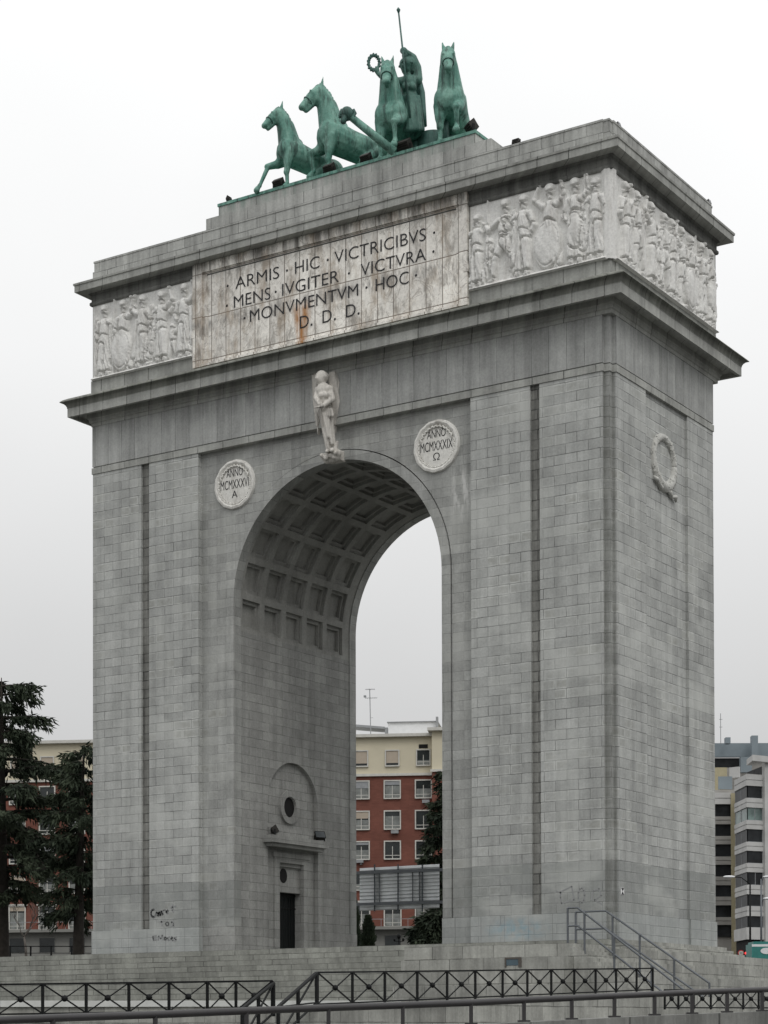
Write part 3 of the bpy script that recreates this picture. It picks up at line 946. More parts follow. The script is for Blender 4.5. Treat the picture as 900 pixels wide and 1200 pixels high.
# ------------------------------------------------------------------ carved friezes (one continuous height field each)
def relief(name, length, z0, z1, figs, place, parent, step=.032, seed=1):
    nx, nz_ = int(length / step), int((z1 - z0) / step)
    A_, Z_ = np.meshgrid(np.linspace(0, length, nx), np.linspace(0, z1 - z0, nz_))
    H = np.zeros_like(A_)
    rng = np.random.RandomState(seed)
    ph = rng.rand(8) * 6
    Aw = A_ + .012 * np.sin(Z_ * 5 + ph[0]) + .006 * np.sin(Z_ * 15 + A_ * 3 + ph[1])
    Zw = Z_ + .012 * np.sin(A_ * 6 + ph[2])
    def cap(a0, c0, r0, a1, c1, r1, th, fold=0, lift=0.0):
        nonlocal H
        da, dc = a1 - a0, c1 - c0
        L2 = da * da + dc * dc + 1e-9
        t = np.clip(((Aw - a0) * da + (Zw - c0) * dc) / L2, 0, 1)
        d = np.sqrt((Aw - a0 - t * da) ** 2 + (Zw - c0 - t * dc) ** 2)
        r = r0 + (r1 - r0) * t
        q = np.sqrt(np.clip(1 - (d / r) ** 2, 0, 1))
        h = np.where(q > 0, lift + q * th, 0)
        if fold:
            side = ((Aw - a0) * dc - (Zw - c0) * da) / np.sqrt(L2)
            h = h + np.where(q > .05, fold * np.sin(side * 34 / (.55 + .5 * t) + 3 * np.sin(Zw * 2.2 + a0)) * np.minimum(1, q * 2), 0)
        H = np.where((d / r > 1.0) & (d < r + .06), np.minimum(H, H * .30), H)
        H = np.maximum(H, h)
    def ell(a, c, ra, rc, th, lift=0.0, rim=False):
        nonlocal H
        e = ((Aw - a) / ra) ** 2 + ((Zw - c) / rc) ** 2
        h = np.where(e < 1, lift * .7 + th * np.clip(1 - e, 0, 1) ** .4, 0)
        if rim:
            h = h - np.where((e > .70) & (e < .80), .05, 0)
        H = np.where((e >= 1) & (e < (1 + .07 / min(ra, rc)) ** 2), H * .30, H)
        H = np.maximum(H, h)
    for f in figs:
        k, a, c, s = f['k'], f['a'], f.get('c', .15), f.get('s', 1.0) * 1.03
        m_ = f.get('m', 1)
        th = f.get('th', .34)
        X = lambda u_: a + m_ * u_ * s
        Y = lambda v_: c + v_ * s
        R_ = lambda r: r * s
        lean = f.get('lean', 0.0)
        if k in ('robe', 'nude', 'shield', 'tablet'):
            hx = X(lean * 1.2)
            ell(hx, Y(3.62), R_(.23), R_(.30), th * .9, .04)                 # head
            ell(hx - m_ * R_(.03), Y(3.78), R_(.27), R_(.20), th * .75, .03)     # hair
            cap(hx, Y(3.30), R_(.13), X(lean), Y(3.0), R_(.18), th * .6)         # neck
            cap(X(lean) - R_(.26), Y(2.95), R_(.24), X(lean) + R_(.26), Y(2.95), R_(.24), th * .9)
            cap(X(lean), Y(2.8), R_(.40), X(lean * .3), Y(2.0), R_(.31), th, .022 if k != 'nude' else .006)
            for (p, e, h) in f.get('arms', []):
                cap(X(lean + p), Y(2.95), R_(.17), X(e[0]), Y(e[1]), R_(.14), th * .7, 0, .03)
                cap(X(e[0]), Y(e[1]), R_(.14), X(h[0]), Y(h[1]), R_(.09), th * .65, 0, .03)
                ell(X(h[0]), Y(h[1]), R_(.11), R_(.11), th * .5, .03)
        if k == 'robe' or k == 'tablet':
            cap(X(lean * .3), Y(1.9), R_(.36), X(.06), Y(.25), R_(.58), th * .95, .05)
            cap(X(-.16), Y(1.6), R_(.22), X(-.24), Y(.35), R_(.24), th * 1.05, .03)
            cap(X(.42), Y(2.6), R_(.13), X(.62), Y(.7), R_(.2), th * .6, .03)
            ell(X(-.22), Y(.08), R_(.24), R_(.12), th * .8)
            ell(X(.26), Y(.08), R_(.22), R_(.12), th * .7)
        if k == 'tablet':
            ell(X(.05), Y(1.55), R_(.46), R_(.85), th * .9, .12, False)
        if k == 'nude':
            d_ = f.get('stride', .45)
            cap(X(0), Y(1.95), R_(.34), X(0), Y(1.8), R_(.34), th)
            cap(X(-.14), Y(1.85), R_(.28), X(-.14 - d_ * .5), Y(1.05), R_(.18), th)
            cap(X(-.14 - d_ * .5), Y(1.05), R_(.19), X(-.14 - d_ * .7), Y(.2), R_(.11), th * .9)
            cap(X(.14), Y(1.85), R_(.28), X(.14 + d_ * .7), Y(1.05), R_(.18), th * .9)
            cap(X(.14 + d_ * .7), Y(1.05), R_(.18), X(.14 + d_ * 1.3), Y(.25), R_(.11), th * .8)
            ell(X(-.24 - d_ * .7), Y(.1), R_(.22), R_(.10), th * .7)
            ell(X(.10 + d_ * 1.3), Y(.1), R_(.22), R_(.10), th * .7)
            cap(X(.35), Y(2.8), R_(.15), X(.55), Y(.6), R_(.30), th * .55, .04)   # hanging cloak
        if k == 'shield':
            cap(X(0), Y(1.9), R_(.36), X(.35), Y(.2), R_(.30), th * .8, .04)
            cap(X(.3), Y(1.4), R_(.2), X(.55), Y(.2), R_(.14), th * .8)
            ell(X(-.12), Y(1.15), R_(.70), R_(1.12), th * .55, .24, True)
        if k == 'child':
            ell(X(0), Y(1.75), R_(.2), R_(.23), th * .8)
            cap(X(0), Y(1.45), R_(.24), X(0), Y(.95), R_(.24), th * .8)
            cap(X(-.1), Y(.85), R_(.17), X(-.25), Y(.1), R_(.09), th * .8)
            cap(X(.1), Y(.85), R_(.17), X(.28), Y(.1), R_(.09), th * .8)
            cap(X(.2), Y(1.4), R_(.1), X(.45), Y(1.8), R_(.07), th * .8)
        if k == 'staff':
            cap(X(0), Y(.0), .06, X(f.get('dx', 0)), Y(4.1), .06, .16)
        if k == 'drape':
            cap(X(0), Y(3.2), R_(.15), X(f.get('dx', .1)), Y(.3), R_(.34), th * .5, .05)
        if k == 'wing':
            cap(X(0), Y(3.4), R_(.28), X(.2), Y(1.9), R_(.12), th * .5, .03)
        if k == 'post':
            cap(X(0), Y(0), f['r'], X(0), Y(4.6), f['r'], th)
    # weathered ground and ledge
    gn = .008 * np.sin(A_ * 5 + ph[3]) * np.sin(Z_ * 4 + ph[4]) + .005 * np.sin(A_ * 13 + ph[5] + Z_ * 9)
    H = H + gn * (H > .02) + rng.randn(*H.shape) * .006
    H = np.maximum(H, .30 * np.clip(1 - Z_ / .20, 0, 1) ** .5)
    Hs = H.copy()
    Hs[1:-1, 1:-1] = (H[1:-1, 1:-1] * 6 + H[:-2, 1:-1] + H[2:, 1:-1] + H[1:-1, :-2] + H[1:-1, 2:]) / 10
    H = Hs
    H[:, 0] = H[:, -1] = 0
    H[-1, :] = H[0, :] = 0
    vs = [place(A_[j, i], z0 + Z_[j, i], max(0.0, H[j, i]) + .01) for j in range(nz_) for i in range(nx)]
    fs = [(j * nx + i, j * nx + i + 1, (j + 1) * nx + i + 1, (j + 1) * nx + i) for j in range(nz_ - 1) for i in range(nx - 1)]
    me = bpy.data.meshes.new(name)
    me.from_pydata(vs, [], fs)
    me.update()
    o = link(name, me, M_relief, parent, True)
    return o

UPL, UPR = ((-.35), (-.8, 3.35), (-.5, 4.05)), ((.35), (.8, 3.35), (.55, 4.0))
DNL, DNR = ((-.38), (-.62, 2.3), (-.35, 1.9)), ((.38), (.66, 2.3), (.4, 1.85))
FWL, FWR = ((-.38), (-.8, 2.6), (-1.1, 3.0)), ((.38), (.8, 2.5), (1.0, 2.9))
bgf = lambda L_, n_, sd: [dict(k=('robe', 'drape', 'nude')[(q_ * 7 + sd) % 3], a=L_ * (q_ + .5) / n_, c=.35, s=.93 + .05 * ((q_ * 5 + sd) % 3 - 1), th=.09, m=(-1) ** q_, arms=[(UPL, DNR), (DNL, UPR), (FWL, DNR)][(q_ + sd) % 3]) for q_ in range(n_)]
left_figs = [dict(k='drape', a=.35), dict(k='robe', a=.95, arms=[DNL, DNR]), dict(k='staff', a=1.55, dx=.1), dict(k='shield', a=2.35, arms=[DNL, UPR]),
             dict(k='robe', a=3.75, m=-1, arms=[DNL, UPR]), dict(k='drape', a=4.4, dx=-.1), dict(k='nude', a=4.95, stride=.5, m=-1, arms=[FWL, DNR], lean=-.1),
             dict(k='robe', a=5.15, c=.2, s=.97, m=-1, arms=[UPL, DNR]), dict(k='child', a=5.95), dict(k='robe', a=6.75, s=1.0, arms=[DNL, UPR])]
relief('frieze_relief', 7.36, 32.90, 37.32, left_figs, lambda a, z, h: (-32.96 + a, -.0 - h, z), arch, seed=3)
right_figs = [dict(k='drape', a=.3), dict(k='robe', a=.45, s=.9, m=-1, arms=[FWR]), dict(k='child', a=1.15, s=1.15), dict(k='staff', a=1.05), dict(k='nude', a=1.95, stride=.55, lean=.12, arms=[FWL, DNR]),
              dict(k='robe', a=3.10, m=-1, arms=[DNL, FWR]), dict(k='drape', a=2.6, dx=.2), dict(k='shield', a=4.6, s=1.04, arms=[UPL, UPR]), dict(k='tablet', a=6.0, s=1.03, arms=[DNL, UPR]), dict(k='wing', a=5.45), dict(k='staff', a=6.6, dx=-.1), dict(k='robe', a=7.08, s=.98, m=-1, th=.26, arms=[DNL, DNR])]
relief('frieze_relief', 7.70, 32.90, 37.32, right_figs, lambda a, z, h: (-7.86 + a, -.0 - h, z), arch, seed=5)
side_figs = [dict(k='robe', a=1.25, arms=[DNL, UPR]), dict(k='nude', a=2.5, stride=.35, arms=[DNL, FWR]), dict(k='drape', a=3.15), dict(k='robe', a=4.15, arms=[UPL, DNR]),
             dict(k='child', a=5.0, s=1.2), dict(k='nude', a=5.65, m=-1, stride=.4, arms=[FWL, DNR]), dict(k='robe', a=6.6, arms=[DNL, DNR]), dict(k='drape', a=7.2), dict(k='nude', a=7.75, stride=.35, arms=[UPL, DNR]),
             dict(k='shield', a=8.9, s=.98, arms=[DNL, FWR]), dict(k='staff', a=9.6), dict(k='robe', a=10.2, m=-1, arms=[UPL, DNR]), dict(k='tablet', a=11.4, arms=[DNL, DNR])]
relief('frieze_relief', 12.3, 32.90, 37.32, side_figs, lambda a, z, h: (h, .15 + a, z), arch, step=.036, seed=8)

# ------------------------------------------------------------------ winged keystone figure
angel = thing('angel_statue', 'white stone winged figure standing with a sword on the keystone of the arch', 'statue', (-16.6, -.3, 26.2))
def ap(px, py, d):                       # figure plane in front of the wall
    return onY(px, py, YF - d)
b = MB()
hd = ap(376.0, 444.0, 1.10)
b.ell(hd, (.25, .28, .37), (0, 0, -.4))
b.ell(hd + Vector((.05, .12, .12)), (.32, .30, .30))
for k in range(9):
    a = k / 8 * pi
    b.ell(hd + Vector((.28 * cos(a), .02, .08 + .29 * sin(a))), (.09, .12, .09))
b.ell(hd + Vector((-.08, -.28, -.03)), (.05, .08, .08))
b.capsule(hd + Vector((.03, .08, -.28)), ap(379.5, 455, 1.0), .13, .17)
shl, shr = ap(373, 457.5, .95), ap(386.5, 456.5, .95)
b.capsule(shl, shr, .22, .24)
b.capsule(ap(379.5, 458, .95), ap(380, 474, .95), .42, .33)
b.ell(ap(376.5, 463.5, 1.3), (.17, .16, .17)); b.ell(ap(382.5, 463, 1.3), (.17, .16, .17))
b.capsule(ap(380.5, 476, .95), ap(382.5, 486, .9), .36, .42)
hand = ap(375.0, 474, 1.6)
b.capsule(shr, ap(389.5, 468, 1.05), .19, .16); b.capsule(ap(389.5, 468, 1.05), hand + Vector((.15, 0, -.12)), .16, .10)
b.capsule(shl, ap(370.0, 467, 1.25), .17, .14); b.capsule(ap(370.0, 467, 1.25), hand, .14, .10)
b.ell(hand, (.14, .14, .13)); b.ell(hand + Vector((.16, .02, -.12)), (.13, .12, .12))
for (xa, ya, xb, yb, ra, rb, dd) in ((377.5, 484, 384, 525, .20, .11, 1.15), (381.5, 486, 386.5, 526, .22, .12, .95), (386.5, 487, 391.5, 521, .18, .10, .85), (379.5, 486, 385, 512, .15, .08, 1.25), (384.0, 488, 389, 520, .13, .08, 1.1)):
    b.capsule(ap(xa, ya, dd), ap(xb, yb, dd - .1), ra, rb)
for k in range(6):
    b.capsule(ap(374.5 + k * 2.6, 481, 1.3 - .04 * k), ap(376 + k * 2.7, 487, 1.3 - .04 * k), .13, .10)
for k in range(5):
    b.capsule(ap(375 + k * 2.4, 458 + .6 * k, 1.32 - .03 * (k - 2) ** 2), ap(378 + k * 1.2, 474, 1.30 - .03 * (k - 2) ** 2), .05, .045)
for (x, y) in ((384.5, 528), (390, 527)):
    b.capsule(ap(x, y, .9), ap(x - 1.5, y + 1, 1.15), .12, .10)
organic('figure', b, .04, M_angel, angel, 1)
b = MB()
b.tube([hand + Vector((0, -.05, .25)), hand + Vector((.02, -.05, -.1)), ap(377.5, 500, 1.3)], [.05, .07, .03], 6)
b.bar(hand + Vector((-.3, -.08, -.12)), hand + Vector((.3, -.08, -.12)), .09, .09)
obj('sword', b, M_angel, angel)
for pts in (((388.5, 449, .5), (385.5, 437, .6), (391.5, 434.5, .6), (397.5, 448, .4), (397, 470, .35), (394, 490, .4), (391, 507, .45), (388.0, 494, .5), (390.5, 470, .5)),
            ((371.5, 449, .5), (371, 438, .5), (367.5, 437.5, .45), (367.5, 450, .3), (369.2, 470, .3), (370.2, 492, .35), (372, 509, .4), (374, 492, .45), (373, 470, .5))):
    b = MB()
    P = [ap(*p) for p in pts]
    n = len(P)
    back = [p + Vector((0, .22, 0)) for p in P]
    b.add(P + back, [tuple(range(n)), tuple(range(2 * n - 1, n - 1, -1))] + [(i, (i + 1) % n, n + (i + 1) % n, n + i) for i in range(n)])
    for i in range(7):                       # feather ridges
        t = i / 6
        top_ = P[1].lerp(P[2], t)
        mid_ = P[8].lerp(P[4], t)
        tip_ = P[6] + (mid_ - P[6]) * .25
        b.tube([top_ + Vector((0, -.02, -.1)), mid_ + Vector((0, -.03, 0)), tip_], [.09, .10, .05], 6)
    obj('wing', b, M_angel, angel, 40)
b = MB()
c0 = ap(387.5, 532, .75)
b.capsule(c0 + Vector((-.42, .1, -.08)), c0 + Vector((.34, .1, .0)), .22, .24)
b.capsule(c0 + Vector((-.30, .15, -.26)), c0 + Vector((.25, .15, -.2)), .20, .22)
for k in range(7):
    b.ell(c0 + Vector((-.45 + k * .14, -.16 + .07 * (k % 2), -.04 - .10 * (k % 3))), (.12, .12, .12))
b.capsule(c0 + Vector((.26, -.0, .1)), c0 + Vector((.34, .1, .6)), .16, .09)
b.box(c0.x - .45, c0.x + .4, YF - .45, YF + .1, c0.z - .3, c0.z + .25)
organic('console', b, .045, M_angel, angel, 1)

# ------------------------------------------------------------------ bronze quadriga
ZP = 41.19
def make_horse(label, foot, heading, mir, kind, sc_=1.0, raise_fwd=False, turn=0.0, nod=0.0):
    """foot: where the standing forefoot touches the plate; heading in degrees clockwise from -Y as seen from above (towards -X)"""
    h = radians(heading)
    fwd = Vector((-sin(h), -cos(h), 0))
    lft = Vector((-fwd.y, fwd.x, 0))
    sgn = -1 if mir else 1
    lf = Vector((1.22, .36 * sgn, 0.0))       # standing foot in horse space
    org = Vector(foot) - (fwd * lf.x + lft * lf.y) * sc_
    root = thing('bronze_horse', label, 'horse statue', org, 'bronze horses of the quadriga')
    wy = sc_ * 1.09
    M = Matrix(((fwd.x * sc_, lft.x * wy, 0, org.x), (fwd.y * sc_, lft.y * wy, 0, org.y), (0, 0, sc_, ZP), (0, 0, 0, 1)))
    s = sgn
    b = MB()
    c = b.capsule
    # trunk: high chest falling to a crouched croup
    c((.95, 0, 1.92), (.2, 0, 1.65), .66, .60)
    c((.2, 0, 1.65), (-.75, 0, 1.36), .60, .58)
    b.ell((1.12, .22, 1.95), (.44, .40, .56)); b.ell((1.12, -.22, 1.95), (.44, .40, .56))
    b.ell((-1.05, .22, 1.18), (.62, .42, .56), (0, .25, 0)); b.ell((-1.05, -.22, 1.18), (.62, .42, .56), (0, .25, 0))
    b.ell((.75, 0, 2.25), (.5, .30, .35), (0, .5, 0))
    # arched neck
    c((.95, 0, 2.2), (1.12, 0, 2.85), .56, .44)
    c((1.12, 0, 2.85), (1.26, 0, 3.35), .44, .36)
    c((1.26, 0, 3.35), (1.44, 0, 3.70), .35, .29)
    c((.85, 0, 2.5), (1.0, 0, 3.2), .38, .27)
    # head, turned on the poll
    hb = MB()
    hc = hb.capsule
    hc((1.50, 0, 3.72), (1.86, 0, 3.42), .29, .235)
    hc((1.86, 0, 3.42), (2.20, 0, 3.04), .21, .155)
    hb.ell((1.62, .13, 3.48), (.25, .13, .28)); hb.ell((1.62, -.13, 3.48), (.25, .13, .28))
    hb.ell((2.24, 0, 3.00), (.15, .17, .14))
    hc((1.75, 0, 3.26), (2.06, 0, 2.88), .15, .10)
    for e in (-1, 1):
        hb.ell((1.82, e * .215, 3.56), (.08, .05, .07)); hb.ell((2.30, e * .10, 3.05), (.05, .05, .05))
        hc((1.44, e * .15, 3.90), (1.40, e * .24, 4.26), .10, .02)
        hb.ell((1.86, e * .19, 3.65), (.13, .06, .055))
    HM = Matrix.Translation((1.38, 0, 3.6)) @ Matrix.Rotation(radians(turn), 4, 'Z') @ Matrix.Rotation(radians(nod), 4, 'Y') @ Matrix.Translation((-1.38, 0, -3.6))
    hb.xform(HM)
    b.add(hb.v, hb.f)
    # standing foreleg
    c((1.05, .34 * s, 1.75), (1.16, .37 * s, 1.15), .32, .20)
    c((1.16, .37 * s, 1.15), (1.20, .36 * s, .80), .17, .14)
    b.ell((1.22, .36 * s, .78), (.15, .14, .17))
    c((1.20, .36 * s, .72), (1.18, .36 * s, .28), .105, .09)
    c((1.18, .36 * s, .26), (1.26, .36 * s, .14), .11, .10)
    c((1.28, .36 * s, .10), (1.30, .36 * s, .04), .14, .17)
    # lifted foreleg
    kx, kz = (1.95, 1.28) if raise_fwd else (1.78, 1.32)
    c((1.10, -.34 * s, 1.72), (1.45, -.38 * s, 1.46), .33, .22)
    c((1.45, -.38 * s, 1.46), (kx, -.38 * s, kz), .20, .15)
    b.ell((kx, -.38 * s, kz), (.17, .14, .15))
    fx, fz = (kx + .38, kz - .95) if raise_fwd else (kx - .12, kz - .72)
    c((kx, -.38 * s, kz - .05), (fx, -.38 * s, fz), .115, .085)
    c((fx, -.38 * s, fz), (fx + .1, -.38 * s, fz - .15), .11, .10)
    c((fx + .12, -.38 * s, fz - .17), (fx + .16, -.38 * s, fz - .26), .13, .16)
    # folded hind legs: stifle forward, hock behind, cannon to the ground
    for e in (-1, 1):
        o_ = .18 if e == s else -.12
        c((-1.0, e * .34, 1.15), (-.52 + o_, e * .44, .80), .44, .28)
        c((-.52 + o_, e * .44, .80), (-1.30 + o_, e * .40, .50), .24, .13)
        b.ell((-1.34 + o_, e * .40, .50), (.15, .12, .14))
        c((-1.32 + o_, e * .40, .46), (-1.16 + o_, e * .40, .16), .11, .09)
        c((-1.14 + o_, e * .40, .12), (-1.06 + o_, e * .40, .04), .13, .16)
    # ribs and belly muscle
    for e in (-1, 1):
        for k in range(4):
            c((.55 - k * .18, e * .47, 1.95 - k * .07), (.45 - k * .18, e * .46, 1.45 - k * .07), .085, .07)
        c((1.35, e * .12, 2.0), (1.28, e * .30, 1.55), .2, .15)
    b.xform(M)
    organic('body', b, .05 * sc_, M_bronze, root, 2)
    b = MB()                                     # hogged mane along the crest
    pts = [(.72, 0, 2.5), (.80, 0, 2.95), (.93, 0, 3.35), (1.12, 0, 3.68), (1.36, 0, 3.92), (1.55, 0, 3.93)]
    for i in range(len(pts) - 1):
        a_, c_ = Vector(pts[i]), Vector(pts[i + 1])
        for k in range(5):
            p = a_.lerp(c_, k / 5)
            b.ell(p + Vector((.04, .03 * (-1) ** k, -.02)), (.17, .12, .12), (0, .6, 0), 10, 6)
    b.capsule((1.55, 0, 3.92), (1.78, 0, 3.72), .1, .05, 8)
    b.xform(M)
    obj('mane', b, M_bronze, root, True)
    b = MB()
    b.tube([(-1.50, 0, 1.35), (-1.85, 0, 1.30), (-2.05, .03, .95), (-2.08, .08, .5), (-1.98, .1, .15)], [.10, .17, .2, .17, .05], 10)
    b.tube([(-1.60, .05, 1.30), (-1.93, .12, 1.10), (-2.15, .16, .7), (-2.16, .2, .3)], [.08, .13, .15, .04], 8)
    b.xform(M)
    obj('tail', b, M_bronze, root, True)
    b = MB()                                     # bridle straps
    for (a_, c_, rr, fl) in (((1.98, 0, 3.26), (2.10, 0, 3.22), .225, 0),):
        n = 16
        ax = Vector((.62, 0, -.58)).normalized()
        u_ = Vector((0, 1, 0)); v_ = ax.cross(u_)
        P = [Vector(a_) + (u_ * cos(2 * pi * i / n) * rr * .95 + v_ * sin(2 * pi * i / n) * rr) for i in range(n + 1)]
        b.tube(P, .022, 5)
    b.xform(HM)
    b.xform(M)
    obj('bridle', b, M_bronze_dk, root, True)
    return root
def footpt(px, py, Y, z=ZP):
    p = onY(px, py, Y)
    return Vector((p.x, Y, z))
make_horse('leftmost bronze horse of the rooftop team, in profile with one foreleg stretched forward', footpt(335.5, 213, .62), 40, False, 1, 1.13, True, 8)
make_horse('second bronze horse from the left, in profile above the inscription, tallest of the left pair', footpt(384, 197, .85), 44, False, 2, 1.30, False, 4)
make_horse('bronze horse facing the viewer just in front of the charioteer', footpt(447, 180, .70), -12, True, 3, 1.27, False, 14, 10)
make_horse('rightmost bronze horse of the rooftop team, facing forward at the pedestal corner', footpt(516.5, 163, .75), -20, True, 4, 1.22, False, 10, 12)

M_bronze_dk2 = verdigris('mid_verdigris_bronze', (.058, .155, .125), (.018, .045, .038))
# chariot
ch = thing('bronze_chariot', 'green bronze chariot with ram-headed pole behind the middle horses', 'chariot', (-11.9, 3.6, ZP))
b = MB()
wc_ = Vector((-10.9, 2.2, ZP + .62))
def wheel(c_, name):
    b = MB()
    n = 36
    ax = Vector((.92, .39, 0)).normalized(); u_ = Vector((-.39, .92, 0)); v_ = Vector((0, 0, 1))
    P = [c_ + (u_ * cos(2 * pi * i / n) + v_ * sin(2 * pi * i / n)) * .86 for i in range(n + 1)]
    b.tube(P, .14, 8)
    b.tube([p + (c_ - p) * .3 for p in P], .06, 6)
    for k in range(12):
        a = 2 * pi * k / 12
        b.tube([c_, c_ + (u_ * cos(a) + v_ * sin(a)) * .8], [.09, .06], 6)
        b.ell(c_ + (u_ * cos(a + .26) + v_ * sin(a + .26)) * .42, (.12, .12, .12), nu=8, nv=5)
    b.capsule(c_ - ax * .25, c_ + ax * .25, .18, .14)
    vs = [c_ + (u_ * cos(2 * pi * i / n) + v_ * sin(2 * pi * i / n)) * .82 - ax * .05 for i in range(n)]
    b.add(vs + [p + ax * .06 for p in vs], [tuple(range(n)), tuple(range(n, 2 * n))])
    return obj('wheel', b, M_bronze_dk, ch, 40)
wheel(wc_ + Vector((.55, -.2, .32)), 'wheel')
wheel(wc_ + Vector((-2.0, .9, .32)), 'wheel')
b = MB()
n = 20
vs = []
for (rr, zz) in ((.95, .45), (1.05, .75), (1.0, 1.7), (.9, 1.95), (.82, 1.7), (.85, .8)):
    for i in range(n + 1):
        a = pi + pi * 1.15 * i / n - .08 * pi
        vs.append((-12.1 + rr * cos(a), 3.4 + rr * sin(a), ZP + zz))
fs = []
for k in range(5):
    for i in range(n):
        fs.append((k * (n + 1) + i, k * (n + 1) + i + 1, (k + 1) * (n + 1) + i + 1, (k + 1) * (n + 1) + i))
b.add(vs, fs)
b.box(-13.1, -11.1, 2.6, 4.9, ZP + .40, ZP + .55)
b.box(-12.6, -11.6, 3.2, 4.4, ZP - .0, ZP + .42)
obj('chariot_body', b, M_bronze_dk, ch, 40)
rh = at(407.5, 134, 101.5)
pe = at(462, 178, 101.8)
b = MB()
b.tube([pe, rh], [.23, .18], 14)
obj('pole', b, M_bronze, ch, True)
b = MB()
dirp = (rh - pe).normalized()
b.ell(rh + dirp * .05, (.34, .34, .36))
b.capsule(rh + Vector((-.05, -.1, 0)), rh + Vector((-.12, -.22, -.42)), .22, .15)
for e in (-1, 1):
    sd_ = Vector(RV) * (.26 * e)
    P = [rh + sd_ * 1.0 + Vector((0, 0, .22)), rh + sd_ * 1.4 + Vector((0, 0, .05)), rh + sd_ * 1.35 + Vector((0, -.1, -.18)), rh + sd_ * 1.1 + Vector((0, -.15, -.1))]
    b.tube(P, [.12, .11, .08, .04], 8)
obj('ram_head', b, M_bronze_dk, ch, True)

# charioteer: helmeted goddess
gd = 104.3
def gp(px, py, dd=0.0):
    return at(px, py, gd + dd)
god = thing('goddess_statue', 'helmeted bronze goddess in the chariot raising a spear and a laurel wreath', 'statue', gp(481, 170))
b = MB()
hd = gp(477, 79)
b.ell(hd, (.33, .34, .44), (0, 0, .3))
b.ell(hd + Vector((.0, .0, .16)), (.42, .42, .38))
b.ell(hd + Vector((-.02, -.36, -.05)), (.06, .10, .10))
b.capsule(hd + Vector((.0, .05, -.3)), gp(478, 92), .2, .26)
b.capsule(gp(470.5, 96), gp(488.5, 94), .26, .29)
b.capsule(gp(479, 98), gp(479, 112), .48, .40)
b.capsule(gp(475, 102, -.35), gp(475, 102.5, -.35), .22, .22); b.capsule(gp(483, 101.5, -.35), gp(483, 102, -.35), .22, .22)
b.capsule(gp(480, 114), gp(483, 150), .46, .62)
for k in range(9):
    b.capsule(gp(471.5 + k * 2.4, 113, -.55 + .02 * (k - 4) ** 2), gp(472 + k * 2.9, 152, -.80 + .03 * (k - 4) ** 2), .09, .13)
for k in range(8):
    b.capsule(gp(470 + k * 2.7, 116.5, -.5 + .025 * (k - 4) ** 2), gp(472 + k * 2.6, 118.5, -.52 + .025 * (k - 4) ** 2), .13, .12)
# spear arm bent over the head
b.capsule(gp(489.5, 93), gp(489.5, 79), .27, .20); b.capsule(gp(489.5, 79), gp(484.5, 67), .20, .17); b.capsule(gp(484.5, 67), gp(474.5, 59.5, -.1), .17, .12)
b.ell(gp(473, 59.5, -.1), (.20, .20, .18))
for k in range(4):
    b.capsule(gp(471.6, 58.2 + k * 1.3, -.25), gp(474.0, 58.4 + k * 1.3, -.32), .065, .055)
b.capsule(gp(474.5, 62.5, -.2), gp(473, 64.5, -.28), .06, .05)
# wreath arm
b.capsule(gp(469.5, 97), gp(455, 96, -.1), .28, .22); b.capsule(gp(455, 96, -.1), gp(443, 86, -.1), .2, .12)
b.ell(gp(441.8, 82.5, -.1), (.15, .15, .18))
for k in range(4):
    b.capsule(gp(440.6 + k * .9, 82, -.15), gp(440.2 + k * .9, 78.4, -.2), .055, .045)
organic('figure', b, .045, M_bronze_dk2, god, 1)
b = MB()
for k in range(9):
    a = k / 8
    b.ell(hd + Vector((.0 + .1 * a, -.30 + .75 * a, .50 + .16 * sin(pi * a))), (.10, .14, .2), nu=10, nv=6)
b.tube([hd + Vector((-.42, -.1, .1)), hd + Vector((0, -.43, .16)), hd + Vector((.42, -.1, .1))], .06, 6)
obj('helmet_crest', b, M_bronze_dk, god, True)
b = MB()
for k in range(8):
    t = k / 7
    b.tube([gp(485 + 5 * t, 86 + 3 * t, .3), gp(488 + 6.0 * t, 108, .35 - .3 * t), gp(489 + 6.5 * t, 132, .3 - .3 * t), gp(490 + 7.2 * t, 148, .3 - .3 * t)], [.14, .19, .19, .15], 8)
obj('cloak', b, M_bronze_dk, god, True)
b = MB()
b.tube([gp(467.2, 15, -.3), gp(480.5, 138, -.8)], [.045, .06], 8)
b.tube([gp(466.6, 8.5, -.3), gp(466.9, 11.5, -.3), gp(467.1, 15, -.3)], [.01, .11, .05], 8)
obj('spear', b, M_bronze_dk, god, True)
b = MB()
wcn = gp(438.2, 73.5, -.1)
n = 30
P = [wcn + Vector(RV) * (.29 * cos(2 * pi * i / n)) + Vector((0, 0, 1)) * (.40 * sin(2 * pi * i / n)) for i in range(n + 1)]
b.tube(P, [.055 + .02 * (i % 2) for i in range(n + 1)], 6)
for i in range(n):
    b.ell(P[i] + (P[i] - wcn) * .12 * (-1) ** i, (.09, .05, .07), (0, i, 0), 6, 4)
obj('laurel_wreath', b, M_bronze_dk, god, True)

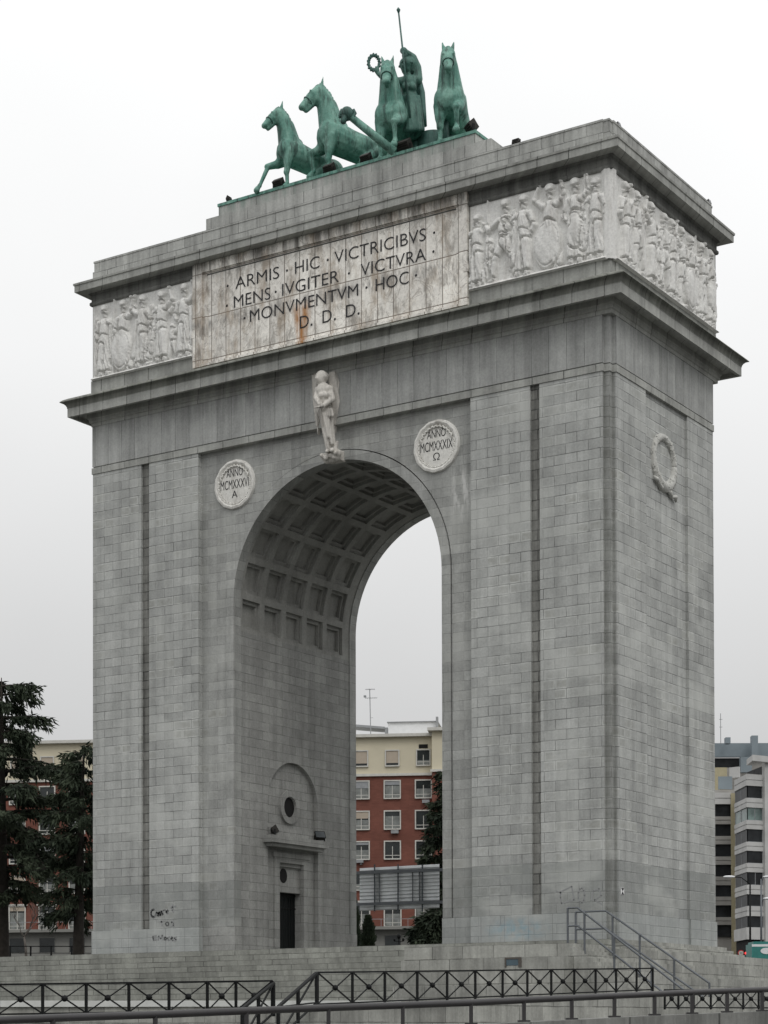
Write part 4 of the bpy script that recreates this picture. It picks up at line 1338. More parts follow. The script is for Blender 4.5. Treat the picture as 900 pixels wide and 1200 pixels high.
# ------------------------------------------------------------------ floodlights
def floodlight(label, loc, rz, size=.5, tilt=.5, group='floodlights on the arch', lens=None):
    t = thing('floodlight', label, 'floodlight', loc, group)
    M = Matrix.Translation(Vector(loc)) @ Matrix.Rotation(rz, 4, 'Z') @ Matrix.Scale(size, 4)
    T = Matrix.Translation(Vector((0, 0, .62))) @ Matrix.Rotation(tilt, 4, 'Y')
    b = MB()
    b.add([(-.25, -.55, -.35), (.35, -.62, -.42), (.35, .62, -.42), (-.25, .55, -.35), (-.25, -.55, .35), (.35, -.62, .42), (.35, .62, .42), (-.25, .55, .35)],
          [(0, 1, 2, 3), (4, 5, 6, 7), (0, 1, 5, 4), (2, 3, 7, 6), (0, 3, 7, 4)])
    for k in range(4):
        b.box(-.34, -.24, -.5, .5, -.3 + k * .18, -.26 + k * .18)
    b.xform(M @ T)
    obj('housing', b, M_lampbody, t)
    b = MB(); b.box(.28, .33, -.57, .57, -.38, .38); b.xform(M @ T)
    obj('glass', b, lens or M_lens, t)
    b = MB()
    b.box(-.10, .10, -.68, -.63, .0, .66); b.box(-.10, .10, .63, .68, .0, .66); b.box(-.12, .12, -.68, .68, -.0, .07)
    b.xform(M)
    obj('bracket', b, M_iron, t)
for (px, py, Y, z, rz, sz, tl, lab) in (
        (268, 236, .45, ZP, .5, .34, -1.0, 'small dark floodlight alone at the far left end of the sculpture pedestal'),
        (326, 214, .45, ZP, 1.5, .52, -.6, 'brown box floodlight at the forefeet of the leftmost bronze horse'),
        (385.5, 200, .45, ZP, 1.5, .52, -.6, 'brown box floodlight by the standing foreleg of the second bronze horse'),
        (428.5, 187, .45, ZP, 1.5, .50, -.6, 'brown box floodlight under the rump of the second bronze horse'),
        (473.5, 172, .45, ZP, 1.5, .62, -.6, 'brown box floodlight under the horse in front of the charioteer'),
        (551.5, 150, .55, ZP, .9, .62, -.6, 'brown box floodlight at the right corner of the sculpture pedestal'),
        (604.5, 166, .3, 39.84, 1.5, .34, .2, 'small grey floodlight on the front parapet right of the pedestal')):
    p = onY(px, py, Y)
    floodlight(lab, (p.x, Y, z), rz, sz, tl)
p = onX(724.5, 150, -.2); floodlight('tiny floodlight at the near corner of the roof parapet', (-.2, p.y, 39.84), 0, .22, -.3)
p = onX(830.5, 241, -.2); floodlight('tiny floodlight at the far end of the side parapet', (-.2, p.y, 39.84), 0, .24, -.3)
floodlight('dark floodlight at the left end of the ledge above the passage door', (JL + .25, 3.75, 6.553), .7, .52, -.5)
floodlight('dark floodlight at the right end of the ledge above the passage door', (JL + .25, 8.15, 6.553), -.5, .52, -.5)
# ------------------------------------------------------------------ ground, steps and terraces
M_ground = plain('grey_gravel_asphalt', (.085, .085, .08), .9, var=.2, scale=.8)
M_grass = plain('winter_grass', (.05, .065, .035), .9, var=.3, scale=1.5)
def gz(x, y):
    """height of the land: road level by the camera, rising past the arch to the houses"""
    d = (x - CAM[0]) * FV[0] + (y - CAM[1]) * FV[1]
    pts = ((-400, -6.4), (0, -5.8), (22, -5.6), (30, -5.2), (75, -5.2), (112, -5.0), (130, -3.5), (150, .6), (195, 2.6), (300, 3.2), (5000, 3.2))
    l = (x - CAM[0]) * RV[0] + (y - CAM[1]) * RV[1]
    k = min(1, max(0, (l - 17) / 9)) * (1.35 if 120 < d < 400 else 0)
    for (a, za), (b_, zb) in zip(pts, pts[1:]):
        if d <= b_:
            return -k + za + (zb - za) * max(0, (d - a)) / (b_ - a)
    return 3.2 - k
xs = [-3500, -1500, -700, -400] + list(range(-300, 301, 10)) + [400, 700, 1500, 3500]
ys = [-2500, -900, -400, -200] + list(range(-130, 331, 8)) + [450, 700, 1200, 2500, 4500]
b = MB()
b.add([(x, y, gz(x, y)) for y in ys for x in xs], [(j * len(xs) + i, j * len(xs) + i + 1, (j + 1) * len(xs) + i + 1, (j + 1) * len(xs) + i) for j in range(len(ys) - 1) for i in range(len(xs) - 1)])
struct('ground', b, M_ground, True)

# stepped platform the arch stands on
b = MB()
b.box(-62, -9.3, -.62, 26, -.30, -.003)
b.box(-9.298, -.06, -.62, 13.2, -1.10, -.003)
b.box(-9.298, -.06, 13.2, 26, -1.10, -.45)
NS = 11
for i in range(1, NS + 1):
    y1 = -.62 - .36 * (i - 1)
    b.box(-62, -9.25, y1 - .36, y1, -.30 * (i + 1), -.30 * i - .002 + .0)
struct('steps', b, M_step)
b = MB()
b.box(-9.25, -.05, -4.25, -.622, -.95, -.32)
b.box(-9.25, -4.9, -4.55, -4.252, -1.6, -.97)
b.box(-4.9, -.05, -5.0, -.622, -1.6, -.953)
b.box(-9.25, -.05, -5.05, -.622, -2.25, -1.602)
b.box(-9.25, -.05, -5.3, -.622, -4.6, -2.252)
struct('podium', b, M_podium)
b = MB()
# side terrace on the right, with two small courses under the pier
b.box(-.05, .34, .30, 12.75, -.20, -.004)
b.box(-.05, .62, .10, 13.0, -.40, -.202)
b.box(-.05, 1.0, -.60, 13.6, -.522, -.402)
b.box(-.05, 1.25, -1.38, 64, -1.14, -.522)
b.box(-.05, 1.45, -1.40, 64, -1.76, -1.142)
b.box(-.05, 1.70, -1.42, 64, -4.9, -1.762)
struct('side_terrace', b, M_podium)

# flight of stairs with its steel handrails
b = MB()
SX0, SX1, SZ0, SZ1 = -.048, 6.6, -.34, -4.9
nst = 26
for i in range(nst):
    x0 = SX0 + (SX1 - SX0) * i / nst
    x1 = SX0 + (SX1 - SX0) * (i + 1) / nst
    b.box(x0 - .003 * 0, x1, -4.25, -1.44, -5.2, SZ0 + (SZ1 - SZ0) * (i + 1) / nst)
struct('stairs', b, M_podium)
lamp_hole = tag(obj('recessed_light', MB().box(-3.12, -2.48, -5.02, -4.9, -1.33, -1.04), plain('bluish_glass', (.07, .11, .135), .2, spec=.6)), 'small bluish recessed light in a slot of the stone podium', 'recessed light')
obj('slot_frame', MB().box(-3.2, -3.122, -5.04, -4.9, -1.42, -.955).box(-2.478, -2.32, -5.04, -4.9, -1.42, -.955).box(-3.122, -2.478, -5.045, -4.9, -1.038, -.955), plain('dark_slot_stone', (.10, .09, .08), .9), lamp_hole)

def handrail(label, Y, xa, xc, xe, zt, ze, name='stair_handrail'):
    t = thing(name, label, 'handrail', (xc, Y, -.32), 'steel handrails of the stairs')
    sl_ = (ze - zt) / (xe - xc)
    for (dz, nm) in ((0, 'top_rail'), (-.83, 'mid_rail')):
        b = MB(); b.tube([(xa, Y, zt + dz), (xc, Y, zt + dz), (xe, Y, ze + dz)], .05, 8)
        obj(nm, b, M_steel, t, 40)
    X = [xa] + [xc + (xe - xc) * k / 3 + .35 * (k == 0) for k in range(0, 4)]
    for x in X:
        z = zt if x <= xc else zt + sl_ * (x - xc)
        zb = -.33 if x < SX0 else SZ0 + (SZ1 - SZ0) * (min(x, SX1) - SX0) / (SX1 - SX0) - .15
        obj('post', MB().tube([(x, Y, zb), (x, Y, z)], .055, 8), M_steel, t, 40)
handrail('near grey steel handrail descending the stairs, on the outer edge', -4.0, -.42, .10, 5.7, 1.31, -2.78)
handrail('far grey steel handrail descending the stairs, against the terrace', -1.6, -1.25, .35, 5.6, 1.27, -2.22)

# terrace wall below the steps, with a pale coping
def vwall(name, label, pts, thick, mat, zb=None):
    """wall along pixel-surveyed crest points (x, y, depth)"""
    P = [at(*p) for p in pts]
    b = MB()
    for a, c in zip(P, P[1:]):
        t = Vector((c.x - a.x, c.y - a.y, 0)).normalized()
        nrm = Vector((-t.y, t.x, 0)) * thick
        vs = []
        for p in (a, c):
            z0 = p.z - .215 if zb == 'strip' else gz(p.x, p.y) - .4
            for q in (p, p + nrm):
                vs += [(q.x, q.y, z0), (q.x, q.y, p.z)]
        b.add(vs, [(0, 4, 5, 1), (2, 3, 7, 6), (1, 5, 7, 3), (0, 2, 6, 4), (0, 1, 3, 2), (4, 6, 7, 5)])
    return tag(obj(name, b, mat), label, 'wall')
vwall('terrace_wall', 'long low stone wall below the steps, behind the black lattice fences', [(330, 1183, 62.3), (372, 1181, 62.8), (500, 1174, 69.3), (640, 1168, 75.5), (766, 1161.5, 81.5), (920, 1178, 90)], .6, M_podium)
vwall('terrace_wall', 'low stone wall with a pale coping on the left, at the foot of the steps', [(-60, 1179.5, 66), (200, 1179.5, 69), (470, 1179, 76)], .6, M_podium)
vwall('coping', 'pale stone coping strip along the foot of the steps', [(-60, 1172.5, 65.9), (200, 1172.5, 68.9), (470, 1172.5, 75.9)], .7, M_pale, 'strip')

# ------------------------------------------------------------------ black lattice fences
def lattice(label, pts, bot, group='black lattice fences below the arch', boss=True, tilt=None):
    P = [at(*p) for p in pts]
    B = [at(p[0], y, p[2]) for p, y in zip(pts, bot)]
    t = thing('lattice_fence', label, 'fence', B[0], group)
    for p, q in zip(P, B):
        obj('post', MB().bar(q, p, .07, .07, (1, 0, 0)), M_iron, t)
    b = MB(); b2 = MB()
    for i in range(len(P) - 1):
        b.bar(P[i], P[i + 1], .08, .055)
        lo = [B[k] + (P[k] - B[k]) * .09 for k in (i, i + 1)]
        b2.bar(lo[0], lo[1], .06, .05)
        c = MB()
        c.bar(P[i], lo[1], .04, .04); c.bar(P[i + 1], lo[0], .036, .036)
        if boss:
            mid = (P[i] + P[i + 1] + lo[0] + lo[1]) / 4
            c.ell(mid, (.10, .10, .10), nu=10, nv=6)
        obj('cross_brace', c, M_iron, t)
    obj('top_rail', b, M_iron, t); obj('bottom_rail', b2, M_iron, t)
    return t
fx = [-54, -2, 50, 101, 151, 198, 243, 276.5, 319]
lattice('black lattice fence on the left, before the steps', [(x, 1154.5 - (x + 54) * .0135, 56 + (x + 54) * .0166) for x in fx], [1193 - (x + 54) * .0165 for x in fx])
fx = [372, 413, 451, 489, 524, 557, 589, 618, 646, 673, 698, 722, 746, 765]
lattice('longest black lattice fence, in front of the podium and stairs', [(x, 1139.6 - (x - 372) * .0122, 62.8 + (x - 372) * .0467) for x in fx], [1180.5 - (x - 372) * .047 for x in fx])
fx = [779, 795, 813, 833, 852, 871, 889, 907, 925]
lattice('far black lattice fence on the right, half hidden by the guard rail', [(x, 1160.0, 78 + (x - 772) * .06) for x in fx], [1183.0] * len(fx))
def slope_rail(label, top, bot, dep, drop):
    A_, B_ = at(top[0], top[1], dep[0]), at(bot[0], bot[1], dep[1])
    t = thing('stair_railing', label, 'railing', B_ - Vector((0, 0, drop)), 'sloping railings of the gap stairs')
    obj('top_rail', MB().bar(A_, B_, .10, .07), M_iron, t)
    lo = Vector((0, 0, drop * .9))
    obj('bottom_rail', MB().bar(A_ - lo, B_ - lo, .06, .05), M_iron, t)
    obj('cross_brace', MB().bar(A_, B_ - lo, .05, .05).bar(A_ - lo, B_, .045, .045), M_iron, t)
    for k in (0, .5, 1):
        p = A_.lerp(B_, k)
        obj('post', MB().bar(p - Vector((0, 0, drop)), p, .085, .085, (1, 0, 0)), M_iron, t)
slope_rail('sloping black railing at the right end of the left lattice fence', (320.5, 1152), (284, 1182), (62.2, 58.2), 1.05)
slope_rail('sloping black railing at the left end of the longest lattice fence', (371, 1140), (326, 1180), (62.6, 58.6), 1.05)

# ------------------------------------------------------------------ guard rail and parapet beside the road
rail_px = [(-70, 1199, 21.0), (0, 1195.6, 21.6), (62, 1193, 22.2), (182, 1189, 23.3), (289, 1184.6, 24.2), (385, 1181, 25), (472, 1178, 25.8), (552, 1175, 26.6), (614, 1172, 27.3), (670, 1169.5, 28), (720, 1167, 28.7), (767, 1165, 29.4), (811, 1163, 30), (852, 1161.3, 30.6), (893, 1159.8, 31.2), (960, 1157, 32.2)]
par_px = [(-70, 1232, 21.0), (0, 1228, 21.6), (62, 1224, 22.2), (182, 1218, 23.3), (289, 1213, 24.2), (385, 1208.5, 25), (472, 1204.5, 25.8), (552, 1200.8, 26.6), (614, 1197.5, 27.3), (670, 1194.8, 28), (720, 1192.2, 28.7), (767, 1190, 29.4), (811, 1188.2, 30), (852, 1186.6, 30.6), (893, 1185.2, 31.2), (960, 1182.5, 32.2)]
gr = thing('guard_rail', 'thick grey pipe guard rail running along the front parapet', 'guard rail', at(*par_px[2]))
b = MB(); b.tube([at(*p) for p in rail_px], .047, 12)
obj('pipe', b, M_rail, gr, True)
for p, q in zip(rail_px[2:], par_px[2:]):
    obj('post', MB().bar(at(*q) - Vector((0, 0, .03)), at(*p), .085, .05, RV), M_rail, gr)
    obj('base_plate', MB().obox(at(*q) + Vector((0, 0, .012)), RV, FV * Vector((1, 1, 0)) if False else Vector((FV[0], FV[1], 0)).normalized(), (0, 0, 1), .085, .07, .012), M_rail, gr)
P = [at(*p) for p in par_px]
b = MB()
for a, c in zip(P, P[1:]):
    t = Vector((c.x - a.x, c.y - a.y, 0)).normalized()
    nn = Vector((-t.y, t.x, 0))
    vs = []
    for p in (a, c):
        for q in (p - nn * .18, p + nn * .18):
            vs += [(q.x, q.y, -6.3), (q.x, q.y, p.z)]
    b.add(vs, [(0, 4, 5, 1), (2, 3, 7, 6), (1, 5, 7, 3), (0, 2, 6, 4), (0, 1, 3, 2), (4, 6, 7, 5)])
tag(obj('parapet_wall', b, M_concrete), 'stained concrete parapet wall under the pipe guard rail', 'wall')

# ------------------------------------------------------------------ brick apartment building behind
def brickmat():
    M = NT('red_brick')
    x, y, z = M.xyz(M.pos())
    u = M.math('ADD', M.math('MULTIPLY', x, float(RV[0])), M.math('MULTIPLY', y, float(RV[1])))
    br = M.n('ShaderNodeTexBrick', {'Vector': M.vec(u, z), 'Color1': (.9, .9, .9, 1), 'Color2': (1.1, 1.1, 1.1, 1), 'Mortar': (.95, 1.0, 1.0, 1), 'Scale': 1.0, 'Mortar Size': .015, 'Brick Width': .5, 'Row Height': .16})
    n1 = M.noise(M.pos(), .5, 6, .6)
    col = M.scale(M.mix(1.0, br.outputs['Color'], (.175, .068, .050, 1), 'MULTIPLY'), M.rng(n1, .3, .7, .85, 1.15))
    return M.fin(col, .9)
M_brick = brickmat()
M_cream = plain('cream_render', (.60, .55, .42), .9, var=.06, scale=.3)
M_white = plain('white_window_paint', (.55, .54, .50), .7, var=.08)
M_gfloor = plain('grey_ground_floor', (.22, .22, .205), .9, var=.1, scale=.4)
def glassmat(name, col, rough=.12):
    M = NT(name)
    n1 = M.noise(M.pos(), .7, 3)
    return M.fin(M.scale(c4(col), M.rng(n1, .3, .7, .5, 1.5)), rough, 0, .5 if rough < .3 else .2)
M_pane = glassmat('window_glass', (.018, .022, .022))
M_blind = plain('beige_roller_blind', (.42, .36, .29), .8, var=.05)
M_curtain = plain('pale_curtain', (.20, .21, .20), .9, var=.3, scale=2)
M_roofbox = plain('pale_rooftop_sheet', (.74, .75, .76), .6, var=.05)
M_greymetal = plain('grey_metal', (.30, .31, .32), .6, .3)

P0, P1 = at(-90, 1100, 204.0), at(545, 1100, 197.6)
P0.z = P1.z = 0
fd = (P1 - P0).normalized()
fn = Vector((fd.y, -fd.x, 0))                    # towards the arch
def fac(px, py):
    d = Vector(ray(px, py))
    o = Vector(CAM)
    k = (P0 - o).dot(fn) / d.dot(fn)
    p = o + d * k
    return (p - P0).dot(fd), p.z
def fp(t, dn, z):
    q = P0 + fd * t + fn * dn
    return (q.x, q.y, z)
def fbox(b, t0, t1, d0, d1, z0, z1):
    vs = [fp(t, d_, z) for z in (z0, z1) for d_ in (d0, d1) for t in (t0, t1)]
    return b.add(vs, [(0, 2, 3, 1), (4, 5, 7, 6), (0, 1, 5, 4), (2, 6, 7, 3), (0, 4, 6, 2), (1, 3, 7, 5)])
FT1 = (P1 - P0).length
zr = lambda y: fac(460, y)[1]
bld = thing('apartment_building', 'red brick apartment block with cream top storey and white framed windows behind the arch', 'building', fp(FT1 / 2, -6, zr(1116)))
zb = zr(1120)
tp_ = fac(507.5, 900)[0]
obj('ground_floor', fbox(MB(), 0, FT1, -12, 0, zb - 2, zr(1089)), M_gfloor, bld)
b = fbox(MB(), 0, FT1, -12, 0, zr(1089), zr(909))
fbox(b, tp_, FT1, .003, 1.3, zr(1089), zr(906.5))
obj('brick_wall', b, M_brick, bld)
b = fbox(MB(), 0, FT1, -12, .0, zr(909), zr(864))
fbox(b, tp_, FT1, .003, 1.3, zr(906.5), zr(860))
obj('cream_storey', b, M_cream, bld)
b = fbox(MB(), -.2, tp_, .004, .25, zr(909.5), zr(906.5))
fbox(b, tp_ - .15, FT1, 1.304, 1.5, zr(907.3), zr(904.5))
obj('string_course', b, M_white, bld)
b = fbox(MB(), -.3, tp_ - .01, -12.3, .55, zr(864), zr(860.5))
fbox(b, tp_ - .4, FT1 + .3, -.0, 1.9, zr(860), zr(856.5))
obj('cornice', b, M_white, bld)
b = fbox(MB(), -.2, FT1, .003, 1.0, zr(1089.5), zr(1086))
obj('balcony_slab', b, M_gfloor, bld)
b = fbox(MB(), -.2, FT1, .95, .98, zr(1077.8), zr(1077.2))
for k in range(int(FT1 / .9)):
    fbox(b, k * .9, k * .9 + .04, .94, .97, zr(1086), zr(1077.5))
obj('balcony_rail', b, M_greymetal, bld)
cols = [fac(px, 1000)[0] for px in (-50, -15, 20.4, 55.4, 90.4, 126, 162, 386.5, 423.5, 460, 496.5)]
rows = [('cream', 897, 880, .62), ('std', 935, 915.5, .75), ('std', 971, 951, .75), ('std', 1006, 986.5, .75), ('std', 1042, 1022.5, .75), ('tall', 1085, 1058.5, .78), ('shop', 1113, 1096, .8)]
rr_ = random.Random(4)
for ri_, (kind, yb, yt, hw) in enumerate(rows):
    z0, z1 = zr(yb), zr(yt)
    for ci_, t in enumerate(cols):
        fw_ = .12
        hw_ = hw
        b = MB()
        if kind != 'shop':
            fbox(b, t - hw - fw_, t - hw, .003, .12, z0 - fw_, z1 + fw_)
            fbox(b, t + hw, t + hw + fw_, .003, .12, z0 - fw_, z1 + fw_)
            fbox(b, t - hw, t + hw, .003, .12, z1, z1 + fw_)
            fbox(b, t - hw - .08, t + hw + .08, .003, .2, z0 - fw_ - .003, z0)
            if kind == 'tall':
                fbox(b, t - hw - .3, t + hw + .3, .003, .22, z1 + fw_ + .003, z1 + fw_ + .16)
        else:
            fbox(b, t - hw - .05, t - hw, .003, .06, z0, z1); fbox(b, t + hw, t + hw + .05, .003, .06, z0, z1); fbox(b, t - hw, t + hw, .003, .06, z1, z1 + .06)
        wi = obj('window', b, M_white if kind != 'shop' else M_gfloor, bld)
        obj('pane', fbox(MB(), t - hw, t + hw, .002, .02, z0, z1), M_pane, wi)
        if kind == 'cream' and ci_ != 10:
            obj('blind', fbox(MB(), t - hw + .02, t + hw - .02, .022, .05, z0 + .25, z1 - .02), M_blind, wi)
        elif kind != 'shop':
            b = MB()
            fbox(b, t - .035, t + .035, .022, .05, z0, z1 - .45)
            fbox(b, t - hw, t + hw, .022, .045, z0 + .28, z0 + .34)
            obj('mullion', b, M_white, wi)
            r_ = rr_.random()
            if r_ < .55 or kind == 'tall':
                hh = rr_.choice([.35, .55, .75, 1.0])
                obj('curtain', fbox(MB(), t - hw + .04, t + hw - .04, .021, .03, z0 + .05, z0 + (z1 - z0) * hh - .04), M_curtain, wi)
            if rr_.random() < .35:
                obj('blind', fbox(MB(), t - hw + .02, t + hw - .02, .046, .06, z1 - rr_.uniform(.25, .7), z1), M_blind if rr_.random() < .5 else M_greymetal, wi)
# vent grille over the last cream window, air conditioner
t = cols[-1]
obj('vent', fbox(MB(), t - .45, t + .45, .003, .06, zr(877.5), zr(873)), M_dark, bld)
t = cols[8]
b = fbox(MB(), t - .55, t + .25, .06, .6, zr(1011), zr(1007.5)); fbox(b, t - .1, t + .1, .1, .4, zr(1013), zr(1010.8))
obj('air_conditioner', b, M_greymetal, bld)
for (ci_, y) in ((2, 977.5), (4, 942), (10, 942), (9, 977)):
    t = cols[ci_]
    obj('air_conditioner', fbox(MB(), t - .1, t + .65, .06, .5, zr(y), zr(y - 3.6)), M_greymetal, bld)
# rooftop
ta, tb, tc_ = fac(412, 850)[0], fac(446.5, 850)[0], fac(451, 850)[0]
td, te = fac(508, 850)[0], fac(510.5, 850)[0]
b = fbox(MB(), tc_, td, -7, -3, zr(862), zr(841.5))
rb_ = obj('rooftop_shed', b, M_roofbox, bld)
b = fbox(MB(), tc_ - .1, td + .2, -7.1, -2.8, zr(841.5), zr(840.6))
obj('shed_edge', b, M_greymetal, rb_)
obj('chimney', fbox(MB(), fac(447, 850)[0], fac(450.5, 850)[0], -4, -3, zr(862), zr(847)), M_greymetal, bld)
obj('chimney', fbox(MB(), fac(508.3, 850)[0], fac(510.8, 850)[0], -3, -2.4, zr(860), zr(836.5)), M_greymetal, bld)
b = MB()
b.bar(fp(fac(405, 843)[0], -3, zr(843.3)), fp(fac(447, 846)[0], -3, zr(847.5)), .18, .22)
b.add([fp(fac(405, 843)[0], -3.2, zr(843.6)), fp(fac(447, 846)[0], -3.2, zr(847.8)), fp(fac(447, 846)[0], -6.2, zr(847.8)), fp(fac(405, 843)[0], -6.2, zr(843.6))], [(0, 1, 2, 3)])
obj('rooftop_canopy', b, M_greymetal, bld)
an = MB()
ax_, ad = fac(430.5, 830)[0], -2.0
an.tube([fp(ax_ + .1, ad, zr(861)), fp(ax_, ad, zr(802.5))], .045, 6)
for (y, x0, x1) in ((803.2, 425.5, 436.5), (813.5, 425, 439.5), (837, 430.5, 434.5)):
    an.bar(fp(fac(x0, y)[0], ad, zr(y)), fp(fac(x1, y)[0], ad, zr(y)), .035, .035)
for k in range(7):
    x = 425.8 + k * 1.7
    an.bar(fp(fac(x, 803)[0], ad - .35, zr(803.2)), fp(fac(x, 803)[0], ad + .35, zr(803.2)), .025, .025)
    x = 425.5 + k * 2.1
    an.bar(fp(fac(x, 813)[0], ad - .35, zr(813.5)), fp(fac(x, 813)[0], ad + .35, zr(813.5)), .025, .025)
an.box(*(lambda p: (p[0] - .1, p[0] + .1, p[1] - .1, p[1] + .1, p[2] - .1, p[2] + .1))(fp(fac(424.8, 811)[0], ad, zr(811.5))))
obj('antenna', an, M_greymetal, bld)

# ------------------------------------------------------------------ modern flats on the right
M_band = plain('white_concrete_panel', (.47, .47, .46), .8, var=.12, scale=.5)
M_bandd = plain('weathered_concrete_panel', (.33, .32, .30), .8, var=.18, scale=.5)
M_flglass = glassmat('dark_balcony_glass', (.02, .022, .024), .35)
M_flglass2 = glassmat('pale_green_glass', (.13, .18, .17), .2)
M_slate = plain('blue_grey_roof_cladding', (.21, .25, .275), .6, var=.1, scale=.4)
M_beige = plain('beige_render', (.40, .36, .24), .9, var=.08)
flats = thing('apartment_block', 'modern white concrete block of flats with dark balcony bands on the right', 'building', (at(880, 1118, 258).x, at(880, 1118, 258).y, 2.0))
def pz(y, d):
    return at(880, y, d).z
def wallstrip(b, pts, z0, z1, th):
    """vertical slab along plan points"""
    n = len(pts)
    P = [Vector((p.x, p.y, 0)) for p in pts]
    out = []
    for i in range(n):
        a = (P[i] - P[i - 1]).normalized() if i else None
        c = (P[i + 1] - P[i]).normalized() if i < n - 1 else None
        t = ((a or c) + (c or a)).normalized()
        k = 1.0 / max(.5, t.dot(a or c))
        out.append(P[i] + Vector((t.y, -t.x, 0)) * th * k)
    vs = [(p.x, p.y, z) for z in (z0, z1) for p in P + out]
    fs = []
    for i in range(n - 1):
        fs += [(i, i + 1, 2 * n + i + 1, 2 * n + i), (n + i, n + i + 1, 3 * n + i + 1, 3 * n + i), (i, i + 1, n + i + 1, n + i), (2 * n + i, 2 * n + i + 1, 3 * n + i + 1, 3 * n + i)]
    fs += [(0, n, 3 * n, 2 * n), (n - 1, 2 * n - 1, 4 * n - 1, 3 * n - 1)]
    return b.add(vs, fs)
E_, A_, B_, F_ = at(862.2, 1000, 258.5), at(876, 1000, 252), at(893.5, 1000, 253), at(925, 1000, 255)
core = [E_, A_, B_]
tops = [920.5, 946, 971.5, 997, 1022, 1048, 1073.5]
bots = [935, 961, 986.5, 1011.5, 1037, 1062, 1087]
bk = Vector((FV[0], FV[1], 0)) * 14 + Vector((RV[0], RV[1], 0)) * 3.4
obj('core', MB().prism([(p.x, p.y) for p in (E_ + bk * .02, A_ + bk * .02, F_ + bk * .02, F_ + bk, E_ + bk)], 0, pz(906, 252)), M_bandd, flats)
for i in range(7):
    zt, zb_ = pz(tops[i], 252), pz(bots[i], 252)
    b = MB(); wallstrip(b, core, zb_ + .02, zt - .02, -.02)
    obj('balcony_glazing', b, M_flglass2 if i == 1 else M_flglass, flats)
    zu = pz(bots[i - 1], 252) if i else pz(907, 252)
    b = MB(); wallstrip(b, core, zt, (zt + zu) / 2 - .06, .16); wallstrip(b, core, (zt + zu) / 2 + .06, zu, .16); wallstrip(b, core, (zt + zu) / 2 - .061, (zt + zu) / 2 + .061, .08)
    obj('balcony_band', b, M_band, flats)
    b = MB()
    for (p, q, ns) in ((E_, A_, 2), (A_, B_, 1 if i not in (1, 4) else 2)):
        for k in range(ns + 1):
            c = p.lerp(q, k / ns)
            b.box(c.x - .04, c.x + .04, c.y - .04, c.y + .06, zb_, zt)
        b.bar((p.x, p.y, zb_ + .03), (q.x, q.y, zb_ + .03), .06, .06)
    obj('glazing_bars', b, M_greymetal, flats)
b = MB(); wallstrip(b, core, pz(1101, 252), pz(bots[-1], 252), .3)
obj('canopy', b, M_band, flats)
b = MB(); wallstrip(b, core, 0, pz(1101, 252), .01)
obj('shop_front', b, M_dark, flats)
b = MB(); wallstrip(b, [B_ + Vector((.0, 0, 0)), F_], 0, pz(893, 252), .55)
obj('corner_pier', b, M_band, flats)
b = MB(); wallstrip(b, [at(881, 1000, 255), at(886, 1000, 251.5), F_], pz(893, 252), pz(886, 252), .6)
obj('upper_band', b, M_band, flats)
b = MB(); wallstrip(b, [at(876, 1000, 262), at(893.5, 1000, 256)], pz(907, 252), pz(893, 252), .0)
obj('attic_glazing', b, M_flglass, flats)
# left wing, set back
G_, H_ = at(861, 1000, 270), at(820, 1000, 270)
lt = [942.5, 966, 989.5, 1013.5, 1037.5, 1061, 1084]
lb = [957, 980, 1004, 1027.5, 1051, 1075, 1098]
obj('wing_wall', MB().prism([(p.x, p.y) for p in (H_ + bk * .02, G_ + bk * .02, G_ + bk, H_ + bk)], 0, pz(925, 270)), M_bandd, flats)
for i in range(7):
    zt, zb_ = pz(lt[i], 270), pz(lb[i], 270)
    g = at(856.5, 1000, 270)
    b = MB(); wallstrip(b, [H_, g], zb_, zt, .02)
    obj('balcony_glazing', b, M_flglass, flats)
    zu = pz(lb[i - 1], 270) if i else pz(929, 270)
    zm = (zt + zu) / 2
    b = MB(); wallstrip(b, [H_, g], zt, zm - .06, .5); wallstrip(b, [H_, g], zm + .06, zu, .5); wallstrip(b, [H_, g], zm - .061, zm + .061, .38)
    obj('balcony_band', b, M_bandd if i else M_band, flats)
b = MB(); wallstrip(b, [at(856.5, 1000, 269.6), at(862, 1000, 269.6)], 0, pz(930, 270), .3)
obj('beige_shaft', b, M_beige, flats)
# set-back penthouse
Q0, Q1 = at(815, 1000, 283), at(930, 1000, 283)
obj('penthouse_wall', MB().prism([(p.x, p.y) for p in (Q0, Q1, Q1 + bk, Q0 + bk)], pz(935, 283), pz(888, 283)), M_bandd, flats)
b = MB(); wallstrip(b, [Q0, Q1], pz(887.5, 283), pz(871.5, 283), .9)
obj('roof_fascia', b, M_slate, flats)
b = MB(); wallstrip(b, [Q0, at(868, 1000, 283)], pz(899, 283), pz(888.3, 283), .05)
obj('penthouse_glazing', b, M_flglass, flats)
for (x0, x1, y0, y1, mt) in ((849.5, 855.2, 872, 865, M_slate), (880, 887.3, 888, 863, M_slate), (867, 880, 906, 888, M_slate)):
    b = MB(); wallstrip(b, [at(x0, 1000, 281), at(x1, 1000, 281)], pz(y0, 281), pz(y1, 281), 1.2)
    obj('chimney', b, mt, flats)
b = MB(); wallstrip(b, [at(838, 1000, 279), at(852, 1000, 279)], pz(928, 279), pz(899.5, 279), .4)
obj('stair_house', b, M_beige, flats)
b = MB(); wallstrip(b, [at(842, 1000, 274), at(858, 1000, 274)], pz(925, 274), pz(910, 274), .4)
obj('terrace_screen', b, M_slate, flats)
b = MB(); wallstrip(b, [at(857, 1000, 277), at(868, 1000, 276)], pz(912, 277), pz(899.5, 277), .4)
obj('terrace_band', b, M_band, flats)
b = MB(); b.tube([at(844.6, 872, 281), at(844.4, 836, 281)], .05, 6)
